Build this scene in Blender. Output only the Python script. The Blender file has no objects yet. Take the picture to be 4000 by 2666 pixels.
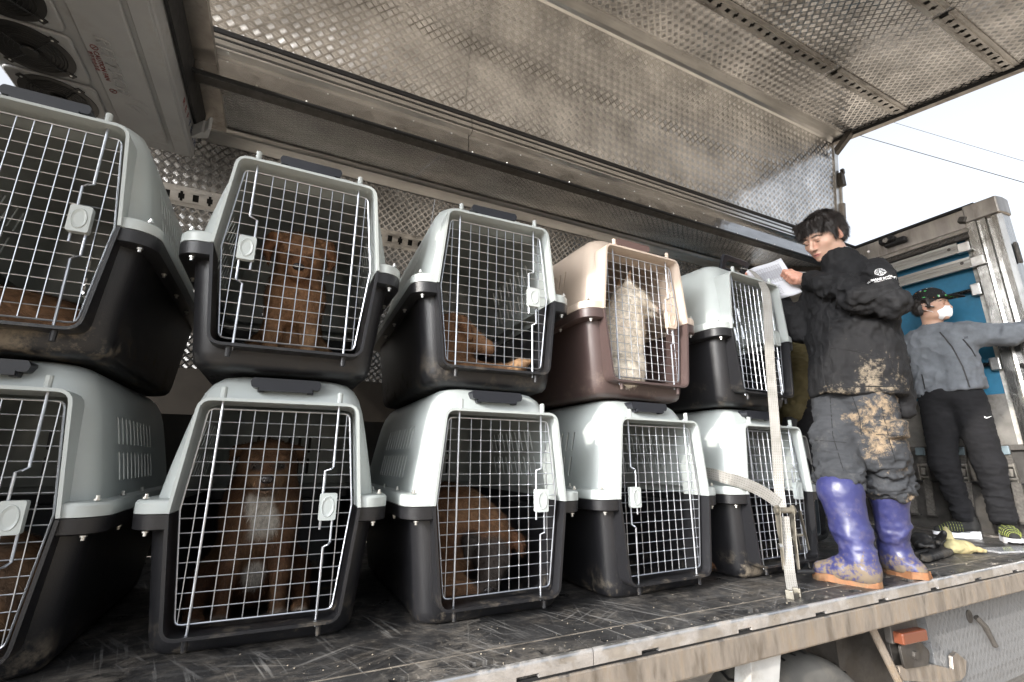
import bpy, bmesh, math, random
import numpy as np
from mathutils import Vector, Matrix, Euler
random.seed(7); np.random.seed(7)
rad = math.radians
scene = bpy.context.scene
COL = scene.collection

# ---------------------------------------------------------------- camera
cam = bpy.data.cameras.new('camera'); cam_o = bpy.data.objects.new('camera', cam); COL.objects.link(cam_o)
cam.sensor_width = 36.0; cam.sensor_fit = 'HORIZONTAL'; cam.lens = 16.4248
cam.clip_start = 0.03; cam.clip_end = 3000
RW = ((0.89747024, -0.4411086, 0.00403031), (0.11363498, 0.22228521, -0.96822643), (0.42629075, 0.86941239, 0.24959411))
cam_o.matrix_world = Matrix(((RW[0][0], -RW[1][0], -RW[2][0], 0), (RW[0][1], -RW[1][1], -RW[2][1], 0), (RW[0][2], -RW[1][2], -RW[2][2], 0.49585), (0, 0, 0, 1)))
scene.camera = cam_o

# ---------------------------------------------------------------- sky, sun, exposure
SUN_AZ, SUN_EL = rad(18), rad(20.5)          # light travels towards (+x cos az, +y sin az), downwards by el
world = bpy.data.worlds.new('World'); scene.world = world; world.use_nodes = True
wn = world.node_tree.nodes; wl = world.node_tree.links
sky = wn.new('ShaderNodeTexSky'); sky.sky_type = 'NISHITA'; sky.sun_disc = False
sky.sun_elevation = SUN_EL; sky.air_density = 1.0; sky.dust_density = 9; sky.ozone_density = 1.0
sun_dir = Vector((-math.cos(SUN_EL)*math.cos(SUN_AZ), -math.cos(SUN_EL)*math.sin(SUN_AZ), math.sin(SUN_EL)))
sky.sun_rotation = math.atan2(sun_dir.x, sun_dir.y)
sep = wn.new('ShaderNodeSeparateColor'); wl.new(sky.outputs[0], sep.inputs[0])      # thin bright haze: the blue is washed out towards white
mx1 = wn.new('ShaderNodeMath'); mx1.operation = 'MAXIMUM'; wl.new(sep.outputs[0], mx1.inputs[0]); wl.new(sep.outputs[1], mx1.inputs[1])
mx2 = wn.new('ShaderNodeMath'); mx2.operation = 'MAXIMUM'; wl.new(mx1.outputs[0], mx2.inputs[0]); wl.new(sep.outputs[2], mx2.inputs[1])
hz = wn.new('ShaderNodeMix'); hz.data_type = 'RGBA'; hz.inputs[0].default_value = .86; wl.new(sky.outputs[0], hz.inputs[6]); wl.new(mx2.outputs[0], hz.inputs[7])
hm = wn.new('ShaderNodeMix'); hm.data_type = 'RGBA'; hm.blend_type = 'MULTIPLY'; hm.inputs[0].default_value = 1; hm.inputs[7].default_value = (1.32, 1.37, 1.44, 1); wl.new(hz.outputs[2], hm.inputs[6])
wl.new(hm.outputs[2], wn['Background'].inputs[0]); wn['Background'].inputs[1].default_value = 0.15
sun = bpy.data.lights.new('sun', 'SUN'); sun_o = bpy.data.objects.new('sun', sun); COL.objects.link(sun_o)
sun.energy = 2.0; sun.angle = rad(0.53); sun.color = (1.0, 0.93, 0.83)
sun_o.rotation_euler = sun_dir.to_track_quat('Z', 'Y').to_euler(); sun_o.location = sun_dir*40
scene.view_settings.view_transform = 'Standard'; scene.view_settings.look = 'None'
scene.view_settings.exposure = 1.17; scene.view_settings.gamma = 1.0; scene.view_settings.use_curve_mapping = False
scene.render.resolution_x = 1024; scene.render.resolution_y = 682
scene.render.engine = 'CYCLES'
scene.cycles.max_bounces = 10; scene.cycles.glossy_bounces = 6; scene.cycles.diffuse_bounces = 5

# ---------------------------------------------------------------- helpers
def tag(o, label=None, cat=None, group=None, kind=None):
    if label: o['label'] = label
    if cat: o['category'] = cat
    if group: o['group'] = group
    if kind: o['kind'] = kind
    return o
def empty(name, loc=(0, 0, 0), rz=0, parent=None):
    o = bpy.data.objects.new(name, None); COL.objects.link(o); o.location = loc; o.rotation_euler = (0, 0, rz)
    o.empty_display_size = 0.05
    if parent: o.parent = parent
    return o
def link(name, me, parent=None):
    o = bpy.data.objects.new(name, me); COL.objects.link(o)
    if parent: o.parent = parent
    return o
def copy_tree(o, parent=None):
    c = o.copy(); COL.objects.link(c); c.parent = parent
    for ch in o.children: copy_tree(ch, c)
    return c
class MB:
    def __init__(s): s.v = []; s.f = []
    def add(s, V, F):
        n = len(s.v); s.v += [tuple(p) for p in V]; s.f += [tuple(i+n for i in q) for q in F]; return s
    def box(s, c, d, rot=None, m=None):
        hx, hy, hz = d[0]/2, d[1]/2, d[2]/2
        V = [Vector((x, y, z)) for x in (-hx, hx) for y in (-hy, hy) for z in (-hz, hz)]
        if rot is not None:
            R = Euler(rot).to_matrix() if not isinstance(rot, Matrix) else rot
            V = [R @ p for p in V]
        V = [p+Vector(c) for p in V]
        return s.add(V, [(0, 1, 3, 2), (4, 6, 7, 5), (0, 4, 5, 1), (2, 3, 7, 6), (0, 2, 6, 4), (1, 5, 7, 3)])
    def bb(s, a, b):
        return s.box([(a[i]+b[i])/2 for i in range(3)], [abs(b[i]-a[i]) for i in range(3)])
    def tube(s, pts, r, n=6, closed=False, caps=True):
        P = [Vector(p) for p in pts]; m = len(P); rs = r if isinstance(r, (list, tuple)) else [r]*m
        V = []; up = None
        for i in range(m):
            a = P[i-1] if (i > 0 or closed) else P[i]; b = P[(i+1) % m] if (i < m-1 or closed) else P[i]
            t = (b-a)
            if t.length < 1e-9: t = Vector((0, 0, 1))
            t.normalize()
            if up is None:
                up = Vector((0, 0, 1)) if abs(t.z) < .9 else Vector((1, 0, 0))
            u = t.cross(up)
            if u.length < 1e-6: u = t.cross(Vector((0, 1, 0)))
            u.normalize(); w = u.cross(t).normalized(); up = w
            for k in range(n):
                an = 2*math.pi*k/n; V.append(P[i]+(u*math.cos(an)+w*math.sin(an))*rs[i])
        F = []
        for i in range(m if closed else m-1):
            j = (i+1) % m
            for k in range(n): F.append((i*n+k, i*n+(k+1) % n, j*n+(k+1) % n, j*n+k))
        if caps and not closed:
            F.append(tuple(range(n))[::-1]); F.append(tuple((m-1)*n+k for k in range(n)))
        return s.add(V, F)
    def prism(s, poly, a, b, fn=None):
        """poly: list of 2D points; extruded between a and b along third coordinate; fn(x,y,t)->3D"""
        fn = fn or (lambda x, y, t: (x, t, y)); n = len(poly)
        V = [fn(x, y, a) for x, y in poly]+[fn(x, y, b) for x, y in poly]
        F = [tuple(range(n)), tuple(range(2*n-1, n-1, -1))]
        F += [(i, i+n, (i+1) % n+n, (i+1) % n) for i in range(n)]
        return s.add(V, F)
    def lathe(s, prof, n=16, c=(0, 0, 0), axis='z'):
        V = []
        for r, h in prof:
            for k in range(n):
                a = 2*math.pi*k/n; x, y = r*math.cos(a), r*math.sin(a)
                p = {'z': (x, y, h), 'y': (x, h, y), 'x': (h, x, y)}[axis]
                V.append((p[0]+c[0], p[1]+c[1], p[2]+c[2]))
        F = []
        for i in range(len(prof)-1):
            for k in range(n): F.append((i*n+k, i*n+(k+1) % n, (i+1)*n+(k+1) % n, (i+1)*n+k))
        F.append(tuple(range(n))[::-1]); F.append(tuple((len(prof)-1)*n+k for k in range(n)))
        return s.add(V, F)
    def mesh(s, name, mat=None, smooth=35, fixn=True):
        me = bpy.data.meshes.new(name); me.from_pydata(s.v, [], s.f); me.update()
        if fixn:
            bm = bmesh.new(); bm.from_mesh(me); bmesh.ops.recalc_face_normals(bm, faces=bm.faces); bm.to_mesh(me); bm.free()
        if mat: me.materials.append(mat)
        if smooth:
            me.shade_smooth(); me.set_sharp_from_angle(angle=rad(smooth))
        return me
    def obj(s, name, mat=None, parent=None, smooth=35, bevel=0, fixn=True):
        o = link(name, s.mesh(name, mat, smooth, fixn), parent)
        if bevel:
            b = o.modifiers.new('bevel', 'BEVEL'); b.width = bevel; b.segments = 2; b.limit_method = 'ANGLE'; b.angle_limit = rad(50)
            b.harden_normals = True
        return o
def realize(o):
    """apply the modifiers of o into plain mesh data"""
    dg = bpy.context.evaluated_depsgraph_get(); dg.update()
    me = bpy.data.meshes.new_from_object(o.evaluated_get(dg))
    o.modifiers.clear(); old = o.data; o.data = me; bpy.data.meshes.remove(old)
    return o
def cut(o, cutter_mb, solver='EXACT'):
    c = link('cutter', cutter_mb.mesh('cutter', None, 0))
    b = o.modifiers.new('cut', 'BOOLEAN'); b.operation = 'DIFFERENCE'; b.object = c; b.solver = solver
    realize(o); bpy.data.objects.remove(c); return o

# ---------------------------------------------------------------- materials
class NT:
    def __init__(s, name):
        s.m = bpy.data.materials.new(name); s.m.use_nodes = True; s.t = s.m.node_tree; s.n = s.t.nodes; s.p = s.n['Principled BSDF']
    def new(s, typ, **kw):
        n = s.n.new('ShaderNode'+typ)
        for k, v in kw.items():
            if k.startswith('i_'):
                n.inputs[k[2:].replace('_', ' ')].default_value = v
            else: setattr(n, k, v)
        return n
    def l(s, a, b): s.t.links.new(a, b)
    def math(s, op, a, b=None, c=None, clamp=False):
        n = s.n.new('ShaderNodeMath'); n.operation = op; n.use_clamp = clamp
        for i, x in enumerate((a, b, c)):
            if x is None: continue
            if isinstance(x, (int, float)): n.inputs[i].default_value = x
            else: s.l(x, n.inputs[i])
        return n.outputs[0]
    def coord(s, which='Object', scale=None, rot=None):
        tc = s.n.new('ShaderNodeTexCoord'); out = tc.outputs[which]
        for r_, s_ in ((rot, None), (None, scale)):          # rotate first, then stretch
            if r_ is None and s_ is None: continue
            mp = s.n.new('ShaderNodeMapping'); s.l(out, mp.inputs[0])
            if s_: mp.inputs['Scale'].default_value = s_
            if r_: mp.inputs['Rotation'].default_value = r_
            out = mp.outputs[0]
        return out
    def noise(s, co, scale, detail=4, rough=.55, dist=0.0):
        n = s.n.new('ShaderNodeTexNoise'); n.inputs['Scale'].default_value = scale; n.inputs['Detail'].default_value = detail
        n.inputs['Roughness'].default_value = rough; n.inputs['Distortion'].default_value = dist
        if co is not None: s.l(co, n.inputs['Vector'])
        return n.outputs[0]
    def ramp(s, fac, stops):
        n = s.n.new('ShaderNodeValToRGB'); s.l(fac, n.inputs[0]); cr = n.color_ramp
        while len(cr.elements) < len(stops): cr.elements.new(.5)
        for e, (p, c) in zip(cr.elements, stops):
            e.position = p; e.color = (c, c, c, 1) if isinstance(c, (int, float)) else (*c[:3], 1)
        return n.outputs[0]
    def mix(s, fac, a, b, mode='MIX'):
        n = s.n.new('ShaderNodeMix'); n.data_type = 'RGBA'; n.blend_type = mode; n.clamp_factor = True
        def put(x, sock):
            if isinstance(x, (int, float)): sock.default_value = (x, x, x, 1) if sock.type == 'RGBA' else x
            elif isinstance(x, (tuple, list)): sock.default_value = (*x[:3], 1)
            else: s.l(x, sock)
        put(fac, n.inputs[0]); put(a, n.inputs[6]); put(b, n.inputs[7]); return n.outputs[2]
    def bump(s, h, strength=.3, dist=.002, prev=None):
        n = s.n.new('ShaderNodeBump'); n.inputs['Strength'].default_value = strength; n.inputs['Distance'].default_value = dist
        s.l(h, n.inputs['Height'])
        if prev is not None: s.l(prev, n.inputs['Normal'])
        return n.outputs[0]
    def set(s, color=None, rough=None, metal=None, normal=None, **kw):
        for k, x in (('Base Color', color), ('Roughness', rough), ('Metallic', metal), ('Normal', normal)):
            if x is None: continue
            sock = s.p.inputs[k]
            if isinstance(x, (int, float)): sock.default_value = x
            elif isinstance(x, (tuple, list)): sock.default_value = (*x[:3], 1)
            else: s.l(x, sock)
        for k, x in kw.items(): s.p.inputs[k.replace('_', ' ')].default_value = x
        return s.m
def simple(name, color, rough=.5, metal=0.0, var=.15, nscale=12, bump=0.0, bscale=300, dirt=None, dirt_amt=.5, dscale=6, coord='Object'):
    """painted / plastic / cloth base with colour variation, fine grain and an optional layer of dirt"""
    t = NT(name); co = t.coord(coord)
    n1 = t.noise(co, nscale, 5)
    dark = tuple(c*(1-var) for c in color); lite = tuple(min(1, c*(1+var)) for c in color)
    c = t.mix(t.ramp(n1, [(.3, 0.0), (.7, 1.0)]), dark, lite)
    if dirt:
        n2 = t.noise(co, dscale, 8, .7); f = t.ramp(n2, [(.62-.25*dirt_amt, 0.0), (.78-.2*dirt_amt, 1.0)])
        c = t.mix(f, c, dirt)
        r = t.mix(f, rough, .9)
    else:
        r = t.ramp(t.noise(co, nscale*2.3, 4), [(.25, max(0, rough-.07)), (.75, min(1, rough+.07))])
    nm = t.bump(t.noise(co, bscale, 2), bump, .001) if bump else None
    return t.set(c, r, metal, nm)

def tread_plate(name, tint=(.92, .91, .895), axes=('X', 'Y'), size=.039, rough=.13, wave=.27, flip=0, bh=.0017):
    """aluminium five-bar tread plate"""
    t = NT(name); co = t.coord('UV')
    sx = t.new('SeparateXYZ'); t.l(co, sx.inputs[0]); u, v = sx.outputs[0], sx.outputs[1]
    a = t.math('MULTIPLY', t.math('ADD', u, v), .7071/size); b = t.math('MULTIPLY', t.math('SUBTRACT', u, v), .7071/size)
    fa, fb = t.math('FRACT', a), t.math('FRACT', b)
    par = t.math('MODULO', t.math('ADD', t.math('ABSOLUTE', t.math('FLOOR', a)), t.math('ABSOLUTE', t.math('FLOOR', b))), 2.0)
    par = t.math('GREATER_THAN', par, .5)
    inv = t.math('SUBTRACT', 1.0, par)
    p = t.math('ADD', t.math('MULTIPLY', fa, par), t.math('MULTIPLY', fb, inv))      # along the bar
    q = t.math('ADD', t.math('MULTIPLY', fb, par), t.math('MULTIPLY', fa, inv))      # across the five bars
    q2 = t.math('DIVIDE', t.math('SUBTRACT', q, .10), .80)
    bars = t.math('ABSOLUTE', t.math('SINE', t.math('MULTIPLY', q2, math.pi*5)))
    bars = t.math('POWER', bars, 2.0)
    inq = t.math('MULTIPLY', t.math('GREATER_THAN', q2, 0.0), t.math('LESS_THAN', q2, 1.0))
    p2 = t.math('ABSOLUTE', t.math('DIVIDE', t.math('SUBTRACT', t.math('MULTIPLY', p, 2.0), 1.0), .82))
    win = t.math('MULTIPLY', t.math('SUBTRACT', 1.0, t.math('POWER', t.math('MINIMUM', p2, 1.0), 3.0)), inq)
    hgt = t.math('MULTIPLY', bars, win)
    oc = t.coord('Object')
    w1 = t.noise(t.coord('Object', scale=(1.6, .8, .8)), 1.5, 2); w2 = t.noise(oc, 9, 2)
    n0 = t.bump(t.math('ADD', w1, t.math('MULTIPLY', w2, .18)), wave, .035)
    nm = t.bump(hgt, 1.0, bh, n0)
    sm = t.noise(oc, 3.1, 6, .6)
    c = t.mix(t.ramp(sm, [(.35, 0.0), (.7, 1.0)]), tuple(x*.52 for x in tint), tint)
    scr = t.noise(oc, 38, 6, .7)
    r = t.math('ADD', t.math('MULTIPLY', scr, .22), rough-.09)
    return t.set(c, r, 1.0, nm)
def metal(name, color=(.75, .74, .72), rough=.28, streak=(1, 1, 1), dirt=None, wave=.1, damt=.5):
    t = NT(name); co = t.coord('Object', scale=streak)
    n = t.noise(co, 14, 6, .65); c = t.mix(t.ramp(n, [(.35, 0.0), (.7, 1.0)]), tuple(x*.7 for x in color), color)
    r = t.math('ADD', t.math('MULTIPLY', t.noise(co, 40, 5), .25), rough-.1)
    m = 1.0
    if dirt:
        d = t.ramp(t.noise(t.coord('Object', scale=streak), 5, 9, .72), [(.6-.25*damt, 0.0), (.75-.15*damt, 1.0)])
        c = t.mix(d, c, dirt); r = t.mix(d, r, .85); m = t.math('SUBTRACT', 1.0, d)
    nm = t.bump(t.noise(t.coord('Object'), 6, 2), wave, .012)
    return t.set(c, r, m, nm)

M = {}
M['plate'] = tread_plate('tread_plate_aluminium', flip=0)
M['plate_dark'] = tread_plate('tread_plate_aluminium_shaded', tint=(.46, .455, .45), rough=.24, size=.037, bh=.0013)  # same plate, darker tint stands in for the far wall's shade
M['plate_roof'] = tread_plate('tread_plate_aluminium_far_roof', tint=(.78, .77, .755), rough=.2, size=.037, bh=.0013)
M['alu'] = metal('aluminium_extrusion', (.72, .71, .69), .30, (.15, 1, 1))
M['mirror'] = metal('polished_steel_sheet', (.46, .46, .46), .11, (.2, 1, 1), wave=.25)
M['alu_dirty'] = metal('dusty_aluminium', (.46, .42, .38), .42, (2.6, 1, .7), dirt=(.215, .165, .115), damt=.8)
M['alu_edge'] = metal('worn_aluminium_edge', (.78, .77, .76), .30, (.8, 1, 1), dirt=(.24, .185, .135), damt=.5)
M['alu_frame'] = metal('weathered_aluminium_frame', (.45, .42, .39), .34, (1, 1, .2), dirt=(.14, .115, .09), damt=.35, wave=.3)
M['etrack'] = metal('galvanised_track', (.62, .60, .57), .38, (.3, 1, 1), dirt=(.10, .085, .07), damt=.35)
M['black_rubber'] = simple('black_rubber', (.012, .012, .013), .6)
M['dark_void'] = simple('recess_shade_black', (.010, .010, .010), .8)  # near-black colour standing in for the shade inside recesses
M['steel_dark'] = metal('dark_oily_steel', (.16, .15, .14), .5, dirt=(.05, .042, .035), damt=.6)
# ================================================================ the ground
g = NT('dry_dirt_ground'); co = g.coord('Object')
c = g.mix(g.ramp(g.noise(co, .6, 8, .65), [(.3, 0.0), (.7, 1.0)]), (.30, .245, .185), (.42, .355, .28))
c = g.mix(g.ramp(g.noise(co, 9, 8, .7), [(.45, 0.0), (.62, .5)]), c, (.22, .19, .16))
g.set(c, .95, 0, g.bump(g.noise(co, 14, 8, .7), .7, .03))
n = 60; S = 1200.0
V = []; F = []
def gridpos(i): 
    t = (i/n)*2-1; return math.copysign(abs(t)**3, t)*S
for i in range(n+1):
    for j in range(n+1):
        x, y = gridpos(i)+1.5, gridpos(j)+1; d = math.hypot(x-1.5, y-1)
        V.append((x, y, -1.15+(.03*math.sin(x*1.3)*math.cos(y*1.7) if d < 60 else 0)))
for i in range(n):
    for j in range(n): a = i*(n+1)+j; F.append((a, a+n+1, a+n+2, a+1))
o = MB().add(V, F).obj('ground', g.m); tag(o, kind='structure', label='dry tan dirt ground around the truck')

hl = NT('reflection_hills'); co = hl.coord('Object'); hl.set(hl.mix(hl.ramp(hl.noise(co, .12, 8, .7), [(.35, 0.0), (.65, 1.0)]), (.045, .042, .030), (.12, .10, .07)), .95)  # unseen ring of hills, added to vary what the plates reflect
V = []; F = []; n = 96
for k in range(n):
    a = 2*math.pi*k/n; hgt = 9+7*math.sin(a*3+.6)+5*math.sin(a*7+2)+3*math.sin(a*17)
    for r, z in ((140, -1.2), (165, max(3, hgt*.7)), (200, max(5, hgt)), (260, -1.2)): V.append((r*math.cos(a), r*math.sin(a), z))
for k in range(n):
    for q in range(3): A, B = k*4+q, ((k+1) % n)*4+q; F.append((A, B, B+1, A+1))
tag(MB().add(V, F).obj('hills', hl.m, smooth=60), kind='structure', label='low wooded hills added out of view to darken horizon reflections')
# ================================================================ the truck
truck = empty('wing_truck', (1.0, 2.2, -1.1))
tag(truck, 'open wing-body cargo truck with aluminium tread plate lining and raised side wing', 'truck')
TL = Vector((1.0, 2.2, -1.1))
def part(o, parent=truck):
    """parts are modelled in world coordinates and hang under the truck empty"""
    o.parent = parent
    base = TL if parent is truck else TL*0
    if parent is truck: o.location = o.location-TL
    return o
X0, X1 = -2.8, 4.62                     # ends of the cargo body; unseen front end placed to shade the last upper crate
def slab(name, p0, du, dv, lu, lv, th, mat, parent, uvoff=(0, 0)):
    """flat sheet: corner p0, unit directions du, dv; lu x lv metres; thickness th behind the face du x dv"""
    p0, du, dv = Vector(p0), Vector(du).normalized(), Vector(dv).normalized(); nn = du.cross(dv)
    V = [p0, p0+du*lu, p0+du*lu+dv*lv, p0+dv*lv]; V += [q-nn*th for q in V]
    F = [(0, 1, 2, 3), (7, 6, 5, 4), (0, 4, 5, 1), (1, 5, 6, 2), (2, 6, 7, 3), (3, 7, 4, 0)]
    me = bpy.data.meshes.new(name); me.from_pydata([tuple(q) for q in V], [], F); me.materials.append(mat)
    uv = me.uv_layers.new(name='UVMap'); st = [(0, 0), (lu, 0), (lu, lv), (0, lv)]*2
    for lp in me.loops:
        a = st[lp.vertex_index]; uv.data[lp.index].uv = (a[0]+uvoff[0]+40, a[1]+uvoff[1]+20)
    me.update()
    o = link(name, me); part(o, parent) if parent is truck else setattr(o, 'parent', parent); return o

# ---- floor
fl = NT('scuffed_black_plywood_floor'); co = fl.coord('Object')
base = fl.mix(fl.ramp(fl.noise(co, 4.5, 9, .72), [(.32, 0.0), (.72, 1.0)]), (.010, .010, .011), (.050, .049, .049))
col = base
# dragged scratches: long thin streaks in several directions, broken up in patches
for rot, sc, thr, amt, tint in ((1.10, (.9, 30, 1), .600, .85, (.36, .35, .34)), (1.35, (1.1, 44, 1), .615, .9, (.46, .45, .43)), (.85, (.8, 24, 1), .610, .6, (.24, .235, .23)), (-.55, (.7, 30, 1), .625, .8, (.34, .33, .32)), (.10, (.5, 22, 1), .600, .6, (.20, .195, .19)), (.45, (.9, 38, 1), .630, .8, (.38, .37, .35)), (-1.2, (.8, 40, 1), .640, .8, (.40, .39, .37))):
    s1 = fl.noise(fl.coord('Object', scale=sc, rot=(0, 0, rot)), 2.2, 2, .5, .10)
    patch = fl.ramp(fl.noise(co, 2.3+rot*.7, 3), [(.47, 0.0), (.60, 1.0)])
    f = fl.math('MULTIPLY', fl.ramp(s1, [(thr, 0.0), (thr+.035, amt*.42)]), patch)
    col = fl.mix(f, col, tint)
dust = fl.math('MULTIPLY', fl.ramp(fl.noise(co, 2.6, 10, .8, 1.2), [(.46, 0.0), (.62, .8)]), fl.ramp(fl.noise(fl.coord('Object', scale=(1, 2.2, 1)), 17, 7, .75), [(.40, .0), (.60, 1.0)]))
col = fl.mix(dust, col, (.23, .205, .175))
speck = fl.ramp(fl.noise(co, 110, 3), [(.67, 0.0), (.71, .8)]); col = fl.mix(speck, col, (.33, .29, .24))
fl.set(col, fl.ramp(fl.noise(co, 7, 8, .75), [(.35, .22), (.62, .65)]), 0, fl.bump(fl.noise(co, 40, 9, .75), .35, .004))
M['floor'] = fl.m
bed = part(MB().bb((X0, 1.318, -.05), (X1, 3.25, 0)).obj('cargo_bed', M['floor']))
st = MB(); strips = []
for k, (a, b) in enumerate(((X0, .834), (.838, 3.174), (3.178, X1))):
    o = MB().bb((a, 1.206, -.05), (b, 1.313, .001)).obj('edge_strip', M['floor'], bed)
    cm = MB(); x = -2.67+.2*0
    while x < 4.6:
        if a+.06 < x < b-.06: cm.bb((x-.035, 1.226, -.08), (x+.035, 1.256, .03))
        x += .2
    cut(o, cm)
MB().bb((X0, 1.3125, -.01), (X1, 1.3185, .0016)).obj('seam_dust', simple('dust_packed_seam', (.19, .165, .135), .95, var=.5, nscale=18, dirt=(.04, .038, .035), dirt_amt=.45, dscale=11), bed, smooth=0)
# ---- outer rail with notches and the folded gate board under it
for k, (a, b) in enumerate(((X0, .833), (.836, 3.176), (3.179, X1))):
    prof = [(1.2045, .0), (1.2035, .0035), (1.199, .0045), (1.194, .001), (1.193, -.006), (1.193, -.036), (1.2045, -.036)]
    o = MB().prism(prof, a, b, lambda y, z, t: (t, y, z)).obj('edge_rail', M['alu_edge'], bed, smooth=50)
    cm = MB(); x = -2.567
    while x < 4.6:
        if a+.06 < x < b-.06: cm.bb((x-.032, 1.18, -.045), (x+.032, 1.215, -.026))
        x += .4
    cut(o, cm)
part(MB().bb((X0, 1.198, -.046), (X1, 1.204, -.0362)).obj('hinge_groove', M['black_rubber']))
for a, b in ((X0, -1.2), (-1.196, .57), (.574, 2.52), (2.524, X1)):
    gate = part(MB().prism([(1.193, -.044), (1.190, -.047), (1.190, -.120), (1.194, -.126), (1.215, -.126), (1.215, -.044)], a, b, lambda y, z, t: (t, y, z)).obj('side_gate', M['alu_dirty'], smooth=0))
part(MB().bb((X0, 1.28, -.17), (X1, 1.36, -.052)).bb((X0, 1.216, -.125), (X1, 1.28, -.115)).bb((X0, 2.9, -.25), (X1, 3.0, -.052)).bb((X0, 1.75, -.32), (X1, 1.83, -.052)).bb((X0, 2.5, -.32), (X1, 2.58, -.052)).obj('chassis_beam', M['steel_dark']))

# ---- E-track rail made of a channel with rungs between its slots
def etrack(name, p0, du, dv, L, parent, w=.125, lift=.004):
    """p0 start on the sheet, du along, dv across, faces n = du x dv"""
    p0, du, dv = Vector(p0), Vector(du).normalized(), Vector(dv).normalized(); nn = du.cross(dv)
    mb = MB(); R = Matrix((du, dv, nn)).transposed()
    def bx(u0, u1, v0, v1, n0, n1, m=mb):
        c = p0+du*(u0+u1)/2+dv*(v0+v1)/2+nn*((n0+n1)/2+lift); m.box(c, (u1-u0, v1-v0, n1-n0), R)
    bx(0, L, 0, .026, 0, .006); bx(0, L, w-.026, w, 0, .006)
    bx(0, L, .026, .031, .0, .013); bx(0, L, w-.031, w-.026, .0, .013)
    pitch = .078; u = .02; k = 0
    while u+pitch < L-.01:
        bx(u, u+.044, .031, w-.031, .007, .0115)                      # rung
        if k % 2: bx(u+.044, u+pitch, .031, .040, .007, .0115), bx(u+.044, u+pitch, w-.040, w-.031, .007, .0115)
        else:
            bx(u+.044, u+.053, .031, .046, .007, .0115), bx(u+.069, u+pitch, .031, .046, .007, .0115)
            bx(u+.044, u+.053, w-.046, w-.031, .007, .0115), bx(u+.069, u+pitch, w-.046, w-.031, .007, .0115)
        u += pitch; k += 1
    bx(u, L, .031, w-.031, .007, .0115)
    o = mb.obj(name, M['etrack'], parent, smooth=0)
    b2 = MB(); bx(0, L, .031, w-.031, -.002, .0012, b2); b2.obj('slot_shade_backing', M['dark_void'], o, smooth=0)  # dark sheet behind the slots paints in their shade
    b3 = MB(); u = .05
    while u < L:
        for v in (.013, w-.013):
            c = p0+du*u+dv*v+nn*(lift+.006); b3.add(*dome(c, nn, .004))
        u += .1
    tag(b3.obj('rivet', M['alu'], o), kind='stuff')
    return o
def dome(c, n, r, seg=6):
    n = Vector(n).normalized(); u = n.orthogonal().normalized(); w = n.cross(u); c = Vector(c)
    V = [c+(u*math.cos(2*math.pi*k/seg)+w*math.sin(2*math.pi*k/seg))*r for k in range(seg)]
    V += [c+(u*math.cos(2*math.pi*k/seg)+w*math.sin(2*math.pi*k/seg))*r*.6+n*r*.5 for k in range(seg)]
    F = [(k, (k+1) % seg, seg+(k+1) % seg, seg+k) for k in range(seg)]+[tuple(range(seg, 2*seg))]
    return V, F

# ---- near wing: half roof swung upright, side panel overhead
HY, HZ = 2.2, 2.44; XW = 4.4
wing = part(empty('raised_wing')); wing.location = -TL+TL*0
wing.location = (-TL)
wing['label'] = 'raised side wing lined with aluminium tread plate'
dh = Vector((0, -.12, 1.006)).normalized(); Lh = 1.013
cuts = [X0, -1.62, .765, 3.07, XW-.02]
for a, b in zip(cuts[:-1], cuts[1:]):
    slab('tread_sheet', (a+.001, HY, HZ), (1, 0, 0), dh, b-a-.002, Lh, .004, M['plate'], wing, (a, 0))
ds = Vector((0, -1.245, -.244)).normalized(); P2 = Vector((0, 2.08, 3.446)); Ls = 2.4
for a, b in zip([X0, -.9, 1.4, 3.25], [-.9, 1.4, 3.25, XW-.02]):
    q = P2+ds*.02; slab('tread_sheet', (a+.001, q.y, q.z), (1, 0, 0), ds, b-a-.002, Ls-.02, .004, M['plate'], wing, (a+.013, .4))
# outer skins
MB().add([(X0, HY+.04, HZ), (XW, HY+.04, HZ), (XW, P2.y+.04, P2.z+.04), (X0, P2.y+.04, P2.z+.04), (XW, P2.y+ds.y*Ls, P2.z+ds.z*Ls+.045), (X0, P2.y+ds.y*Ls, P2.z+ds.z*Ls+.045)], [(0, 1, 2, 3), (3, 2, 4, 5)]).obj('outer_skin', M['alu'], wing, smooth=0, fixn=False)
# corner rail between the two sheets
MB().prism([(2.185, 3.545), (2.168, 3.545), (2.155, 3.556), (2.13, 3.565), (2.045, 3.548), (2.045, 3.556), (2.10, 3.59), (2.185, 3.60)], X0, XW-.03, lambda y, z, t: (t, y-.085, z-.132)).obj('corner_rail', M['alu'], wing, smooth=0)
rv = MB(); x = X0+.05
while x < XW-.05:
    rv.add(*dome((x, 1.977, 3.416), (0, .2, -1), .005)); rv.add(*dome((x, 2.086, 3.398), (0, -1, 0), .005)); x += .155
tag(rv.obj('rivet', M['etrack'], wing), kind='stuff')
for s in (.502, 1.153):
    for a, b in ((-2.7, -1.2), (-1.15, .42), (.47, 1.93), (1.98, 3.38), (3.43, 4.35)):
        p = P2+ds*s; etrack('e_track', (a, p.y, p.z), (1, 0, 0), ds, b-a, wing, w=.11)
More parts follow.
